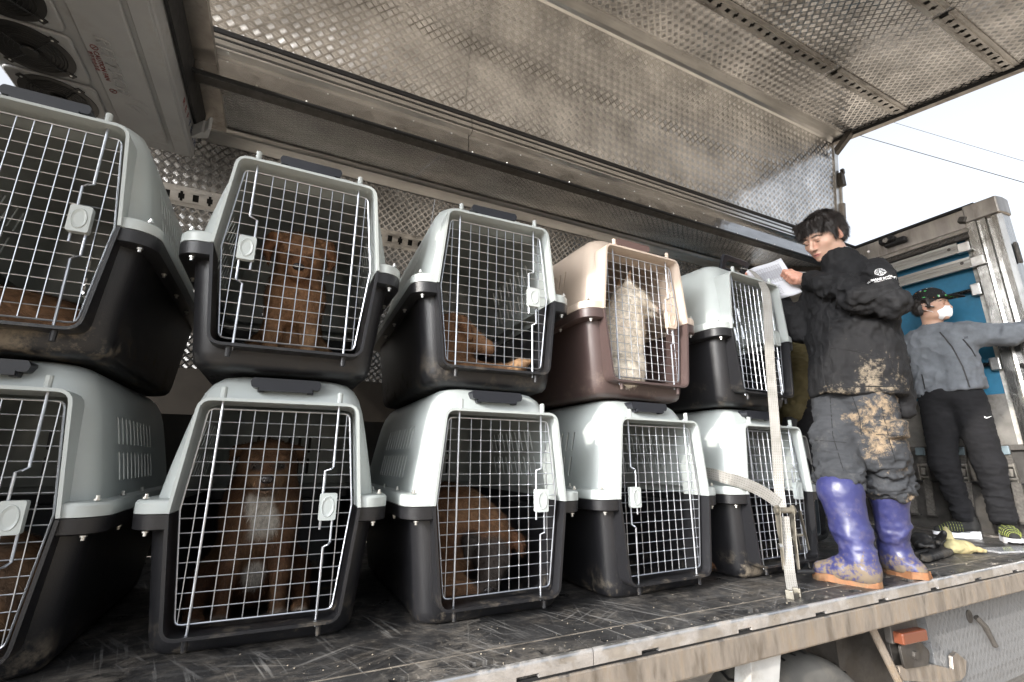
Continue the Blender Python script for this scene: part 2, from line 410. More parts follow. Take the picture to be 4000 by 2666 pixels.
# end frame of the wing with black edge seal
def along(p, q, w, t, name, mat, parent):
    p, q = Vector(p), Vector(q); d = (q-p).normalized(); u = Vector((1, 0, 0)); n = d.cross(u)
    R = Matrix((d, u, n)).transposed(); return MB().box((p+q)/2, ((q-p).length, w, t), R).obj(name, mat, parent, smooth=0, bevel=.004)
e2 = P2+ds*Ls
along((XW+.01, P2.y+.02, P2.z), (XW+.01, e2.y, e2.z+.01), .07, .055, 'end_frame', M['alu_frame'], wing)
along((XW-.028, P2.y, P2.z-.018), (XW-.028, e2.y, e2.z-.018), .012, .03, 'edge_seal', M['black_rubber'], wing)
along((XW+.01, HY+.01, HZ), (XW+.01, P2.y+.01, P2.z+.03), .06, .05, 'end_frame', M['alu'], wing)
along((XW+.045, HY+.03, HZ), (XW+.045, P2.y+.03, P2.z), .012, .05, 'edge_seal', M['black_rubber'], wing)
along((X0, e2.y, e2.z), (XW, e2.y, e2.z), .05, .05, 'lower_edge', M['alu_frame'], wing) if False else MB().bb((X0, e2.y-.03, e2.z-.01), (XW, e2.y, e2.z+.05)).obj('lower_edge', M['alu_frame'], wing, smooth=0)
gb = MB(); gb.add(*[[Vector((XW-.06+q, y, z)) for q in (0, .05) for y, z in ((2.06, 3.27), (1.90, 3.39), (1.94, 3.42), (2.06, 3.33))], [(0, 1, 2, 3), (7, 6, 5, 4), (0, 4, 5, 1), (1, 5, 6, 2), (2, 6, 7, 3), (3, 7, 4, 0)]])
gb.obj('corner_brace', M['steel_dark'], wing, smooth=0)
# lift cylinder and latch at the end of the wing
cy = MB().tube([(XW+.05, 2.18, 2.48), (XW+.05, 2.14, 2.82)], .032, 12).obj('lift_cylinder', M['alu_frame'], wing)
MB().tube([(XW+.05, 2.14, 2.8), (XW+.05, 2.11, 3.08)], .015, 10).obj('piston_rod', M['alu'], cy)
MB().box((XW+.04, 2.10, 3.05), (.06, .05, .13)).box((XW+.05, 2.08, 3.13), (.03, .03, .05)).obj('latch', M['steel_dark'], wing, bevel=.006)

# ---- centre beam
beam = part(empty('centre_beam')); beam.location = -TL
MB().tube([(X0, 2.186, 2.44), (X1, 2.186, 2.44)], .017, 8).obj('rubber_seal', M['black_rubber'], beam)
prof = [(2.20, 2.425), (2.178, 2.422), (2.178, 2.408), (2.188, 2.404), (2.188, 2.392), (2.172, 2.388), (2.172, 2.366), (2.186, 2.362), (2.186, 2.350), (2.168, 2.346), (2.160, 2.340), (2.160, 2.330), (2.20, 2.326)]
for a, b in ((X0, .80), (.804, X1)): MB().prism(prof, a, b, lambda y, z, t: (t, y, z)).obj('ribbed_extrusion', M['alu'], beam, smooth=0)
for z_ in (2.398, 2.356): MB().bb((X0, 2.183, z_-.0075), (X1, 2.1875, z_+.0065)).obj('groove_shade_strip', M['black_rubber'], beam, smooth=0)  # black strips laid in the recesses in place of shade
for a, b in ((X0, .79), (.795, X1)): slab('polished_fascia', (a, 2.196, 2.205), (1, 0, 0), (0, 0, 1), b-a, .123, .004, M['mirror'], beam)
rv = MB(); x = X0+.1
while x < X1: rv.add(*dome((x, 2.195, 2.218), (0, -1, 0), .006)); rv.add(*dome((x+.09, 2.195, 2.30), (0, -1, 0), .0045)); x += .22
tag(rv.obj('rivet', M['alu'], beam), kind='stuff')
MB().bb((X0, 2.182, 2.194), (X1, 2.2, 2.2045)).obj('black_trim', M['black_rubber'], beam, smooth=0)
MB().bb((X0, 2.2, 2.21), (X1, 2.28, 2.46)).obj('beam_core', M['steel_dark'], beam, smooth=0)

# ---- far wing, only half raised
fw = part(empty('far_wing')); fw.location = -TL
fw['label'] = 'far side wing half raised behind the crates'
dr = Vector((0, .929, .37)).normalized()
XF = -1.32
for a, b in ((XF, .685), (.687, 2.9), (2.902, 4.5)):
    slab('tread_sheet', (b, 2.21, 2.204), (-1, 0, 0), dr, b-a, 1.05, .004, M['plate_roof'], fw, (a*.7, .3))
dd = Vector((0, .37, -.929)).normalized(); P3 = Vector((0, 3.2, 2.59))
for a, b in ((XF, .9), (.902, 3.1), (3.102, 4.42)):
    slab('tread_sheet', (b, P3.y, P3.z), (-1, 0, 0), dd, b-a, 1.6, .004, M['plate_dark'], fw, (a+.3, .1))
MB().prism([(3.19, 2.565), (3.165, 2.565), (3.15, 2.573), (3.10, 2.545), (3.10, 2.552), (3.165, 2.60), (3.21, 2.60), (3.225, 2.50), (3.216, 2.50)], XF, 4.44, lambda y, z, t: (t, y, z)).obj('corner_rail', M['alu'], fw, smooth=0)
rv = MB(); x = XF+.05
while x < 4.4: rv.add(*dome((x, 3.17, 2.566), (0, -.6, -1), .006)); x += .31
tag(rv.obj('rivet', M['etrack'], fw), kind='stuff')
for a, b in ((XF+.05, .28), (.33, 1.85), (1.9, 3.4)):
    p = P3+dd*.405; etrack('e_track', (b, p.y, p.z), (-1, 0, 0), dd, b-a, fw, w=.125)
q = P3+dd*1.6; slab('lower_skirt', (4.42, q.y, q.z), (-1, 0, 0), dd, 4.42-XF, .55, .02, simple('brown_black_skirt_board', (.028, .023, .018), .6), fw)
MB().bb((4.4, 3.17, 2.05), (4.46, 3.27, 2.6)).obj('end_post', M['black_rubber'], fw, bevel=.006)
along((4.43, 2.3, 2.23), (4.43, 3.2, 2.58), .05, .05, 'end_frame', M['steel_dark'], fw)
part(MB().bb((XF, 3.26, 0), (X1, 3.30, .75)).obj('far_side_gate', simple('far_gate_board', (.03, .027, .024), .6), smooth=0))

# ---- assumed partition, front edge out of view set to shade the left crates, and the refrigeration unit under its ceiling
M['bulk'] = simple('grey_shade_wall', (.16, .16, .16), .5)
part(MB().bb((-1.40, 1.07, 0), (-1.35, 3.2, 1.97)).bb((-1.42, 1.035, 0), (-1.33, 1.12, 2.2)).obj('assumed_shade_wall', M['bulk'], bevel=.01))  # added wall and post keep the sun off the left stacks

# ================================================================ rear frame and door
rf = part(empty('rear_frame')); rf.location = -TL
M['blue'] = simple('teal_blue_door_lining', (.013, .115, .205), .55, var=.08, nscale=30, bump=.05, dirt=(.03, .10, .16), dirt_amt=.1, dscale=3)
M['grey_panel'] = simple('scratched_grey_panel', (.20, .19, .175), .5, metal=.4, var=.2, dirt=(.09, .075, .06), dirt_amt=.35, dscale=2.5)
XR = 4.66
MB().bb((XR-.04, 1.40, 2.27), (XR+.10, 3.22, 2.425)).obj('top_beam', M['alu_frame'], rf, bevel=.006)
MB().bb((XR-.045, 1.33, 2.428), (XR+.02, 3.22, 2.452)).obj('rubber_seal', M['black_rubber'], rf, bevel=.004)
MB().prism([(XR-.055, 2.232), (XR-.05, 2.262), (XR-.042, 2.268), (XR+.0, 2.268), (XR+.0, 2.226), (XR-.046, 2.226)], 1.39, 3.2, lambda x, z, t: (x, t, z)).obj('lintel_lip', M['alu'], rf, smooth=0)
rp = MB().tube([(XR-.03, 1.40, 2.205), (XR-.03, 3.2, 2.205)], .024, 10)
x = 1.43
while x < 3.1: rp.tube([(XR-.055, x, 2.222), (XR-.058, x+.012, 2.205), (XR-.05, x+.024, 2.19)], .005, 5); x += .048
rp.obj('roller_tube', M['steel_dark'], rf)
# corner post as a folded extrusion
po = [(XR-.05, 1.40), (XR-.05, 1.345), (XR-.035, 1.34), (XR-.03, 1.325), (XR-.045, 1.32), (XR-.045, 1.29), (XR-.02, 1.285), (XR-.015, 1.262), (XR-.04, 1.255), (XR-.042, 1.225), (XR-.02, 1.20), (XR+.10, 1.197), (XR+.10, 1.40)]
MB().prism(po, -.02, 2.30, lambda x, y, t: (x, y, t)).obj('corner_post', metal('bright_post_extrusion', (.50, .49, .47), .22, (1, 1, .12), wave=.45), rf, smooth=25)
MB().prism([(XR-.06, 1.40), (XR-.06, 1.20), (XR+.02, 1.185), (XR+.11, 1.185), (XR+.11, 1.40)], 2.301, 2.44, lambda x, y, t: (x, y, t)).obj('post_cap', M['alu_frame'], rf, bevel=.012)
MB().box((XR-.03, 1.41, 2.33), (.09, .05, .05), (.4, .2, 0)).obj('corner_gusset', M['steel_dark'], rf, bevel=.01)
MB().bb((XR-.01, 1.175, 1.9), (XR+.03, 1.196, 2.06)).obj('door_hinge', M['steel_dark'], rf, bevel=.006)
cb = MB().box((XR-.09, 1.90, 2.37), (.06, .12, .05), (0, .2, 0)).box((XR-.06, 1.86, 2.345), (.06, .16, .05)).obj('rear_camera', M['black_rubber'], rf, bevel=.012)
MB().lathe([(.022, -.01), (.022, .02), (.012, .024)], 12, (XR-.12, 1.9, 2.365), 'x').obj('lens', M['mirror'], cb)
# door leaf
door = part(empty('rear_door')); door.location = -TL; door['label'] = 'blue lined rear door behind the grey hooded person'
MB().bb((XR, 1.42, .985), (XR+.03, 3.18, 2.2)).obj('blue_lining', M['blue'], door, smooth=0)
MB().bb((XR-.005, 1.40, .62), (XR+.031, 1.44, 2.2)).obj('edge_strip', simple('peeling_primer', (.45, .44, .41), .6, var=.3, nscale=25, dirt=(.15, .14, .12), dirt_amt=.4), door, smooth=0)
MB().bb((XR-.002, 1.441, .60), (XR+.03, 3.18, .984)).obj('grey_lining', M['grey_panel'], door, smooth=0)
MB().bb((XR, 1.40, .0), (XR+.03, 3.18, .599)).obj('kick_panel', simple('dark_kick_panel', (.085, .08, .075), .45, metal=.5, var=.3, dirt=(.05, .04, .03), dirt_amt=.3), door, smooth=0)
M['board'] = metal('ribbed_aluminium_board', (.50, .49, .46), .42, (1, .08, 1), dirt=(.25, .23, .2), damt=.2)
for zc, ya in ((2.122, 1.475), (1.985, 1.42)):
    b = MB().prism([(XR-.075, zc-.042), (XR-.075, zc-.014), (XR-.072, zc-.012), (XR-.072, zc-.006), (XR-.075, zc-.004), (XR-.075, zc+.010), (XR-.072, zc+.012), (XR-.072, zc+.018), (XR-.075, zc+.020), (XR-.075, zc+.042), (XR-.045, zc+.042), (XR-.045, zc-.042)], ya, 3.1, lambda x, z, t: (x, t, z)).obj('shoring_board', M['board'], door, smooth=0)
    MB().bb((XR-.068, ya-.07, zc-.036), (XR-.05, ya, zc+.03)).bb((XR-.08, ya-.085, zc-.046), (XR-.03, ya+.01, zc-.037)).obj('end_fitting', M['alu'], b, bevel=.003)
    MB().add(*dome((XR-.0755, ya+.05, zc+.006), (-1, 0, 0), .012, 10)).obj('bolt', M['steel_dark'], b)
for zc in (1.775, 1.20):
    r = MB().tube([(XR-.03, 1.415, zc), (XR-.03, 3.1, zc)], .016, 10).obj('lock_rod', metal('black_lock_rod', (.10, .10, .10), .25), door)
    MB().bb((XR-.05, 1.41, zc-.05), (XR-.002, 1.47, zc+.045)).obj('rod_bracket', M['alu'], r, bevel=.008)
    MB().bb((XR-.055, 1.78, zc-.035), (XR-.005, 1.90, zc+.035)).obj('rod_clamp', M['steel_dark'], r, bevel=.01)
lh = MB().tube([(XR-.07, 1.30, 1.16), (XR-.10, 1.27, 1.13), (XR-.11, 1.24, 1.10), (XR-.10, 1.22, 1.12), (XR-.07, 1.21, 1.15)], .016, 8).obj('pull_handle', M['steel_dark'], rf)
# ratchet straps hanging in a row on the kick panel
M['web_dark'] = simple('dirty_dark_webbing', (.085, .078, .07), .9, var=.4, nscale=60, bump=.4, bscale=500)
M['strap_steel'] = metal('greasy_ratchet_steel', (.42, .40, .36), .4, dirt=(.09, .075, .06), damt=.5)
M['blue_grey'] = simple('faded_blue_grey_buckle', (.13, .17, .19), .45, var=.3)
MB().bb((XR-.035, 1.40, .585), (XR-.003, 3.1, .625)).obj('strap_rail', M['steel_dark'], rf, bevel=.004)
MB().tube([(XR-.06, 1.43, .36), (XR-.06, 3.05, .36)], .009, 8).obj('strap_bar', M['black_rubber'], rf)
STRAP_L = ['dirty ratchet strap nearest the corner post on the rear door', 'second dirty ratchet strap from the corner post', 'third dirty ratchet strap from the corner post', 'fourth dirty ratchet strap from the corner post', 'fifth dirty ratchet strap from the corner post', 'sixth dirty ratchet strap from the corner post', 'seventh dirty ratchet strap from the corner post', 'dirty ratchet strap farthest from the corner post']
for i, y in enumerate((1.50, 1.62, 1.745, 1.87, 1.99, 2.12, 2.25, 2.38)):
    s = empty('hanging_ratchet_strap', (XR-.06, y, .6)); s.rotation_euler = (random.uniform(-.12, .12), 0, 0)
    tag(s, STRAP_L[i], 'strap', 'ratchet straps hanging in a row on the rear door')
    MB().box((0, 0, -.05), (.012, .055, .14)).box((-.004, 0, -.36), (.014, .052, .26), (.06, 0, 0)).obj('webbing', M['web_dark'], s, smooth=0)
    MB().box((-.012, -.028, -.17), (.03, .006, .13)).box((-.012, .028, -.17), (.03, .006, .13)).tube([(-.015, -.034, -.12), (-.015, .034, -.12)], .012, 8).tube([(-.02, -.034, -.21), (-.02, .034, -.21)], .009, 8).box((-.02, 0, -.165), (.012, .03, .05), (.2, 0, 0)).obj('ratchet', M['strap_steel'], s, smooth=30)
    MB().box((-.014, 0, -.015), (.02, .06, .06), (0, .15, 0)).obj('buckle', M['blue_grey'], s, bevel=.006)
    MB().box((-.01, 0, -.495), (.03, .062, .016)).obj('end_hook', M['steel_dark'], s, bevel=.004)
part(MB().prism([(1.40, 0), (1.40, .012), (3.1, .012), (3.1, 0)], XR-.14, XR-.005, lambda y, z, t: (t, y, z)).obj('threshold', M['alu_frame'], smooth=0))
# ================================================================ dog crates
def plastic(name, color, rough=.42, grain=.25, scuff=None, samt=.3, spec=.5):
    t = NT(name); co = t.coord('Object'); oi = t.new('ObjectInfo'); rnd = oi.outputs['Random']
    off = t.new('VectorMath', operation='ADD'); t.l(co, off.inputs[0]); cm = t.new('CombineXYZ'); t.l(t.math('MULTIPLY', rnd, 17.0), cm.inputs[0]); t.l(cm.outputs[0], off.inputs[1]); co2 = off.outputs[0]
    c = t.mix(t.ramp(t.noise(co2, 5, 5), [(.3, 0.0), (.7, 1.0)]), tuple(x*.93 for x in color), tuple(min(1, x*1.04) for x in color))
    c = t.mix(t.math('MULTIPLY', rnd, .25), c, tuple(x*.8 for x in color))
    r = rough
    if scuff:
        sx = t.new('SeparateXYZ'); t.l(co, sx.inputs[0])
        low = t.ramp(t.math('ADD', sx.outputs[2], t.math('MULTIPLY', t.noise(co2, 7, 6, .7), .22)), [(.14, 1.0), (.23, 0.0)])
        f1 = t.math('MULTIPLY', low, t.ramp(t.noise(co2, 11, 9, .75), [(.52, 0.0), (.66, 1.0)]))
        f2 = t.ramp(t.noise(t.coord('Object', scale=(5, 5, 1.2)), 9, 7, .7, .6), [(.66, 0.0), (.76, samt)])
        f3 = t.ramp(t.noise(t.coord('Object', scale=(1.5, 1.5, 14), rot=(.5, .3, 0)), 14, 3, .6), [(.71, 0.0), (.75, samt)])
        c = t.mix(t.math('MULTIPLY', f1, t.math('ADD', t.math('MULTIPLY', rnd, .75), .1)), c, scuff); c = t.mix(f2, c, tuple(x*.55 for x in scuff)); c = t.mix(f3, c, tuple(min(1, x*.8) for x in scuff))
        r = t.mix(t.math('MAXIMUM', f1, f2), rough, .85)
    nm = t.bump(t.noise(co, 420, 2), grain, .0012)
    return t.set(c, r, 0, nm, Specular_IOR_Level=spec)
M['lid'] = plastic('grey_green_plastic', (.45, .485, .475), .38, .12, scuff=(.33, .31, .27), samt=.06)
M['tub'] = plastic('black_grained_plastic', (.0155, .0155, .0175), .36, .55, scuff=(.23, .19, .14), samt=.16)
M['lid_brown'] = plastic('beige_plastic', (.60, .495, .41), .38, .12)
M['tub_brown'] = plastic('brown_plastic', (.088, .060, .056), .36, .45, scuff=(.25, .19, .15), samt=.08)
M['handle'] = plastic('black_handle_plastic', (.018, .019, .024), .30, .12)
M['wire'] = metal('bright_zinc_wire', (.70, .73, .78), .34)
M['zinc'] = metal('zinc_bolt', (.75, .74, .70), .35)
M['latch'] = plastic('pale_grey_latch', (.50, .54, .53), .35, .05)
M['latch_brown'] = plastic('beige_latch', (.62, .50, .40), .35, .05)

NC = 7
def ring(z, hw, vf, vb, r):
    P = []
    for cx, cy, a0 in ((hw-r, vf+r, -90), (hw-r, vb-r, 0), (-hw+r, vb-r, 90), (-hw+r, vf+r, 180)):
        for k in range(NC+1):
            a = rad(a0+90*k/NC); P.append((cx+r*math.cos(a), cy+r*math.sin(a), z))
    return P
def loft(rings, cap):
    n = len(rings[0]); V = [p for r in rings for p in r]; F = []
    for i in range(len(rings)-1):
        for k in range(n): F.append((i*n+k, i*n+(k+1) % n, (i+1)*n+(k+1) % n, (i+1)*n+k))
    F.append(tuple(range(n))[::-1] if cap == 'bottom' else tuple((len(rings)-1)*n+k for k in range(n)))
    return V, F
def rnd_poly(pts, r, seg=4):
    out = []; n = len(pts)
    for i in range(n):
        a, b, c = Vector(pts[i-1]), Vector(pts[i]), Vector(pts[(i+1) % n])
        d1, d2 = (a-b).normalized(), (c-b).normalized(); ang = d1.angle(d2); L = min(r/math.tan(ang/2), (a-b).length*.45, (c-b).length*.45)
        p, q = b+d1*L, b+d2*L
        for k in range(seg+1):
            t = k/seg; out.append(tuple((1-t)**2*p+2*t*(1-t)*b+t*t*q))
    return out
ZS = .358
HEX = [(-.207, .660), (.207, .660), (.237, ZS), (.204, .062), (-.204, .062), (-.237, ZS)]
DOORV = .004
def crate_meshes():
    # --- tub
    R = [(0, .225, .062, .948, .05), (.006, .243, .044, .966, .058), (.018, .253, .034, .976, .062), (.045, .259, .028, .982, .065), (.18, .274, .018, .992, .066), (.316, .290, .008, 1.002, .068),
         (.3165, .318, -.016, 1.026, .066), (.321, .327, -.025, 1.035, .064), (.357, .329, -.027, 1.037, .064)]
    V, F = loft([ring(*r) for r in R], 'bottom')
    o = MB().add(V, F).obj('tub', None, None, smooth=0)
    s = o.modifiers.new('s', 'SOLIDIFY'); s.thickness = .006; s.offset = -1; s.use_even_offset = False; realize(o)
    hexi = rnd_poly(HEX, .03)
    cm = MB().prism(hexi, -.2, .22); cut(o, cm)
    tub = o.data; bpy.data.objects.remove(o)
    # --- lid
    R = [(.3595, .329, -.027, 1.037, .064), (.386, .329, -.027, 1.037, .064), (.3925, .325, -.023, 1.033, .062), (.395, .316, -.014, 1.024, .06), (.3955, .289, .014, .996, .066),
         (.48, .275, .022, .988, .066), (.58, .256, .031, .979, .068), (.65, .241, .039, .971, .068), (.695, .227, .050, .96, .068), (.725, .210, .066, .944, .066), (.745, .188, .087, .923, .062), (.756, .156, .118, .892, .055), (.760, .11, .17, .84, .05)]
    V, F = loft([ring(*r) for r in R], 'top')
    o = MB().add(V, F).obj('lid', None, None, smooth=0)
    s = o.modifiers.new('s', 'SOLIDIFY'); s.thickness = .005; s.offset = -1; realize(o)
    cm = MB().prism(hexi, -.2, .30); cut(o, cm)
    cm = MB()
    def slot(c, along, r, L, axis):
        pts = [(r*math.cos(a)+0, (L/2-r if math.sin(a) > -1e-6 and k < 5 else -L/2+r)+r*math.sin(a)) for k, a in enumerate([math.pi*i/4 for i in range(5)]+[math.pi+math.pi*i/4 for i in range(5)])]
        if axis == 'x': cm.prism(pts, c[0]-.06, c[0]+.06, lambda a, b, t: (t, c[1]+a, c[2]+b))
        else: cm.prism(pts, c[1]-.05, c[1]+.05, lambda a, b, t: (c[0]+a, t, c[2]+b))
    for sgn in (-1, 1):
        for i in range(10):
            v = .24+i*.045
            slot((sgn*.272, v, .478), 0, .0065, .082, 'x'); slot((sgn*.247, v, .582), 0, .0065, .082, 'x')
    for i in range(7):
        u = -.135+i*.045
        slot((u, .980, .47), 0, .0065, .075, 'y'); slot((u, .966, .57), 0, .0065, .075, 'y')
    cut(o, cm)
    lid = o.data; bpy.data.objects.remove(o)
    # --- door surround: upper half belongs to the lid, lower half to the tub
    full = rnd_poly(HEX, .03, 4)
    def surround(sel, zmin, zmax):
        pts = [p for p in full if zmin-1e-6 <= p[1] <= zmax+1e-6]
        if sel == 'up':
            pts = sorted([p for p in full if p[1] > ZS+.001], key=lambda p: math.atan2(p[1]-ZS, p[0])); pts = [(.2365, ZS+.0015)]+[p for p in pts if p[1] > ZS+.02]+[(-.2365, ZS+.0015)]
        else:
            pts = sorted([p for p in full if p[1] < ZS-.02], key=lambda p: math.atan2(p[1]-ZS, p[0])); pts = [(-.2365, ZS-.001)]+pts+[(.2365, ZS-.001)]
        n = len(pts); C = Vector((0, ZS)); th = .0085
        outer = []
        for i, p in enumerate(pts):
            a = Vector(pts[max(0, i-1)]); b = Vector(pts[min(n-1, i+1)]); t = (b-a).normalized(); nn = Vector((t.y, -t.x))
            if nn.dot(Vector(p)-C) < 0: nn = -nn
            outer.append(tuple(Vector(p)+nn*th))
        V = []; F = []
        for i in range(n):
            (x, z), (X, Z) = pts[i], outer[i]
            V += [(x, -.034, z), (X, -.034, Z), (X, .075, Z), (x, .10, z)]
        for i in range(n-1):
            a, b = i*4, i*4+4
            for k in range(4): F.append((a+k, a+(k+1) % 4, b+(k+1) % 4, b+k))
        F += [(0, 1, 2, 3), tuple((n-1)*4+k for k in (3, 2, 1, 0))]
        return V, F
    def join(me, V, F, smooth=32):
        bm = bmesh.new(); bm.from_mesh(me); vs = [bm.verts.new(v) for v in V]
        for f in F: bm.faces.new([vs[i] for i in f])
        bmesh.ops.recalc_face_normals(bm, faces=bm.faces); bm.to_mesh(me); bm.free()
        me.shade_smooth(); me.set_sharp_from_angle(angle=rad(smooth)); return me
    join(lid, *surround('up', 0, 1)); join(tub, *surround('dn', 0, 1))
    # pegs that hold the hinge rods, raised panel on the lid sides
    pg = MB()
    for u in (-.158, .158): pg.lathe([(.0085, .664), (.0085, .700), (.006, .702)], 10, (u, -.018, 0))
    for sgn in (-1, 1):
        P = rnd_poly([(.20, .425), (.74, .425), (.70, .665), (.24, .665)], .045, 5)
    join(lid, pg.v, pg.f)
    pg = MB()
    for u in (-.158, .158): pg.lathe([(.007, .024), (.008, .056)], 10, (u, -.016, 0))
    pg.bb((-.20, .30, -.0005), (.20, .34, .004)) if False else None
    join(tub, pg.v, pg.f)
    return tub, lid
TUB, LID = crate_meshes()
def with_mat(me, mat):
    c = me.copy(); c.materials.clear(); c.materials.append(mat); return c
TUBS = {'grey': with_mat(TUB, M['tub']), 'brown': with_mat(TUB, M['tub_brown'])}
LIDS = {'grey': with_mat(LID, M['lid']), 'brown': with_mat(LID, M['lid_brown'])}

# --- wire door: outer hexagon, grid, hinge rod and latch rod
DH = [(-.192, .640), (.192, .640), (.221, .365), (.190, .082), (-.190, .082), (-.221, .365)]
def dhw(z): return .192+(.221-.192)*(.640-z)/(.640-.365) if z > .365 else .190+(.221-.190)*(z-.082)/(.365-.082)
mb = MB(); mb.tube([(x, DOORV, z) for x, z in rnd_poly(DH, .018, 3)], .0026, 6, closed=True)
NR = 15
for i in range(1, NR):
    z = .082+(.640-.082)*i/NR; w = dhw(z)-.001; mb.tube([(-w, DOORV+.003, z), (w, DOORV+.003, z)], .0016, 5)
NCOL = 12
for i in range(1, NCOL):
    x = -.221+.442*i/NCOL
    if abs(abs(x)-.158) < .02: continue
    if abs(x) < .189: z0, z1 = .083, .639
    else:
        t = (abs(x)-.190)/(.221-.190); z0 = .082+t*(.283); z1 = .640-(abs(x)-.192)/(.029)*.275
    mb.tube([(x, DOORV, z0), (x, DOORV, z1)], .0016, 5)
DOOR_GRID = mb.mesh('door_grid', M['wire'])
HINGE = MB().tube([(-.158, -.005, .045), (-.158, -.005, .675)], .0034, 8).mesh('hinge_rod', M['wire'])
lr = MB()
lr.tube([(.158, -.006, .675), (.158, -.006, .478), (.150, -.016, .470), (.136, -.008, .466), (.136, -.006, .30)], .0034, 8)
lr.tube([(.168, -.006, .40), (.168, -.006, .265), (.162, -.016, .258), (.150, -.008, .252), (.150, -.006, .045)], .0034, 8)
LROD = lr.mesh('latch_rod', M['wire'])
def latch_mesh(mat):
    m = MB(); P = rnd_poly([(.128, .326), (.176, .326), (.176, .402), (.128, .402)], .006, 3); m.prism(P, -.024, -.004)
    V = []; n1 = 20
    for r_, d_ in ((1, -.0241), (.93, -.0262), (.8, -.0246), (.4, -.0232), (.01, -.0228)):
        for k in range(n1): a = 2*math.pi*k/n1; V.append((.152+.018*r_*math.cos(a), d_, .364+.030*r_*math.sin(a)))
    F = [(i*n1+k, i*n1+(k+1) % n1, (i+1)*n1+(k+1) % n1, (i+1)*n1+k) for i in range(4) for k in range(n1)]
    m.add(V, F); return m.mesh('latch', mat)
LATCH = {'grey': latch_mesh(M['latch']), 'brown': latch_mesh(M['latch_brown'])}
# --- folded handle on the upper front edge; one crate has it standing up
def handle_mesh(mat):
    m = MB(); P = rnd_poly([(-.096, .712), (.096, .712), (.100, .730), (.094, .742), (-.094, .742), (-.100, .730)], .008, 3)
    m.prism(P, .028, .105)
    m.box((0, .030, .708), (.15, .012, .012)); m.box((-.07, .05, .706), (.018, .03, .014)); m.box((.07, .05, .706), (.018, .03, .014))
    return m.mesh('handle', mat)
HANDLE = {'grey': handle_mesh(M['handle']), 'brown': handle_mesh(plastic('brown_handle_plastic', (.165, .10, .085), .34, .12))}
def handle_up_mesh(mat):
    m = MB(); o = rnd_poly([(-.095, 0), (.095, 0), (.115, .10), (-.115, .10)], .018, 4); i = rnd_poly([(-.068, .024), (.068, .024), (.083, .072), (-.083, .072)], .012, 4)
    n = len(o); c, s = math.cos(.75), math.sin(.75); V = []
    for t in (-.009, .009):
        for P in (o, i):
            for x, y in P: V.append((x, .075-y*c*.6+t*s+.02, .738+y*s*1.1+t*c))
    F = []
    for k in range(n):
        j = (k+1) % n
        F += [(k, j, n+j, n+k), (2*n+k, 3*n+k, 3*n+j, 2*n+j), (k, 2*n+k, 2*n+j, j), (n+k, n+j, 3*n+j, 3*n+k)]
    m.add(V, F); m.box((0, .10, .745), (.16, .03, .02)); return m.mesh('handle', mat, 40)
bm_ = MB().lathe([(.0045, -.012), (.0045, -.004), (.008, -.004), (.008, .0), (.003, .001)], 8)
BOLT = bm_.mesh('bolt', M['zinc'])
BOLTS = [(u, v, .3155) for u, v in ((-.288, .0), (.288, .0), (-.3105, .20), (.3105, .20), (-.3105, .42), (.3105, .42), (-.3105, .64), (.3105, .64))]
TOPB = [(-.30, .0, .397), (.30, .0, .397), (-.306, .20, .397), (.306, .20, .397), (-.306, .42, .397), (.306, .42, .397)]

def make_crate(x, y, yaw, z, kind, latch_side, label, handle_up=False, dz=0):
    # y is the door plane measured in the photograph
    root = empty('dog_crate', (x, y, z), yaw)
    tag(root, label, 'dog crate', 'plastic dog crates stacked two high on the truck')
    tub = link('tub', TUBS[kind], root); lid = link('lid', LIDS[kind], root)
    d = link('wire_door', DOOR_GRID, root); d.scale.x = latch_side
    link('hinge_rod', HINGE, d); link('latch_rod', LROD, d); link('latch', LATCH[kind], d)
    if handle_up: link('handle', handle_up_mesh(M['handle']), root)
    else: link('handle', HANDLE[kind], root)
    for p in BOLTS: b = link('bolt', BOLT, tub); b.location = p
    for p in TOPB: b = link('bolt', BOLT, lid); b.location = p; b.rotation_euler.x = math.pi
    return root
CR = {}
H1 = .762
for key, x, y, yaw, row, kind, side, label, hu in (
    ('L1', -.69, 1.573, .0, 0, 'grey', 1, 'grey and black crate on the floor at the far left, cut by the frame', False),
    ('L2', .005, 1.580, -.05, 0, 'grey', 1, 'grey and black crate on the floor holding the sitting dog with white chest', False),
    ('L3', .703, 1.520, -.0, 0, 'grey', 1, 'grey and black floor crate with the dark-muzzled dog lying down, mud below its door', False),
    ('L4', 1.417, 1.515, .03, 0, 'grey', -1, 'empty looking grey and black floor crate under the brown crate', False),
    ('L5', 2.127, 1.520, .035, 0, 'grey', 1, 'grey and black floor crate behind the ratchet buckle', False),
    ('U1', -.70, 1.560, .0, 1, 'grey', 1, 'upper grey and black crate at far left below the cooling unit', False),
    ('U2', .0, 1.560, .0, 1, 'grey', -1, 'upper grey and black crate holding the sitting brown puppy', False),
    ('U3', .697, 1.560, -.035, 1, 'grey', 1, 'upper grey and black crate with a dog lying and its paw at the wires', False),
    ('U4', 1.409, 1.540, .015, 1, 'brown', 1, 'beige and brown upper crate with the white dog', False),
    ('U5', 2.140, 1.525, .08, 1, 'grey', 1, 'upper grey and black crate with raised handle and strap across its door', True)):
    CR[key] = make_crate(x, y, yaw, row*H1, kind, side, label, hu)
# a plain crate of another make farther back, seen right of the floor row
M['lid_far'] = plastic('mid_grey_plastic', (.27, .27, .265), .45, .15)
fc = empty('dog_crate', (2.93, 1.98, 0), .12); tag(fc, 'darker grey clip-sided crate farther back beside the main row', 'dog crate')
link('tub', with_mat(TUB, simple('slate_plastic', (.055, .065, .075), .45)), fc); link('lid', with_mat(LID, M['lid_far']), fc)
link('wire_door', DOOR_GRID, fc)
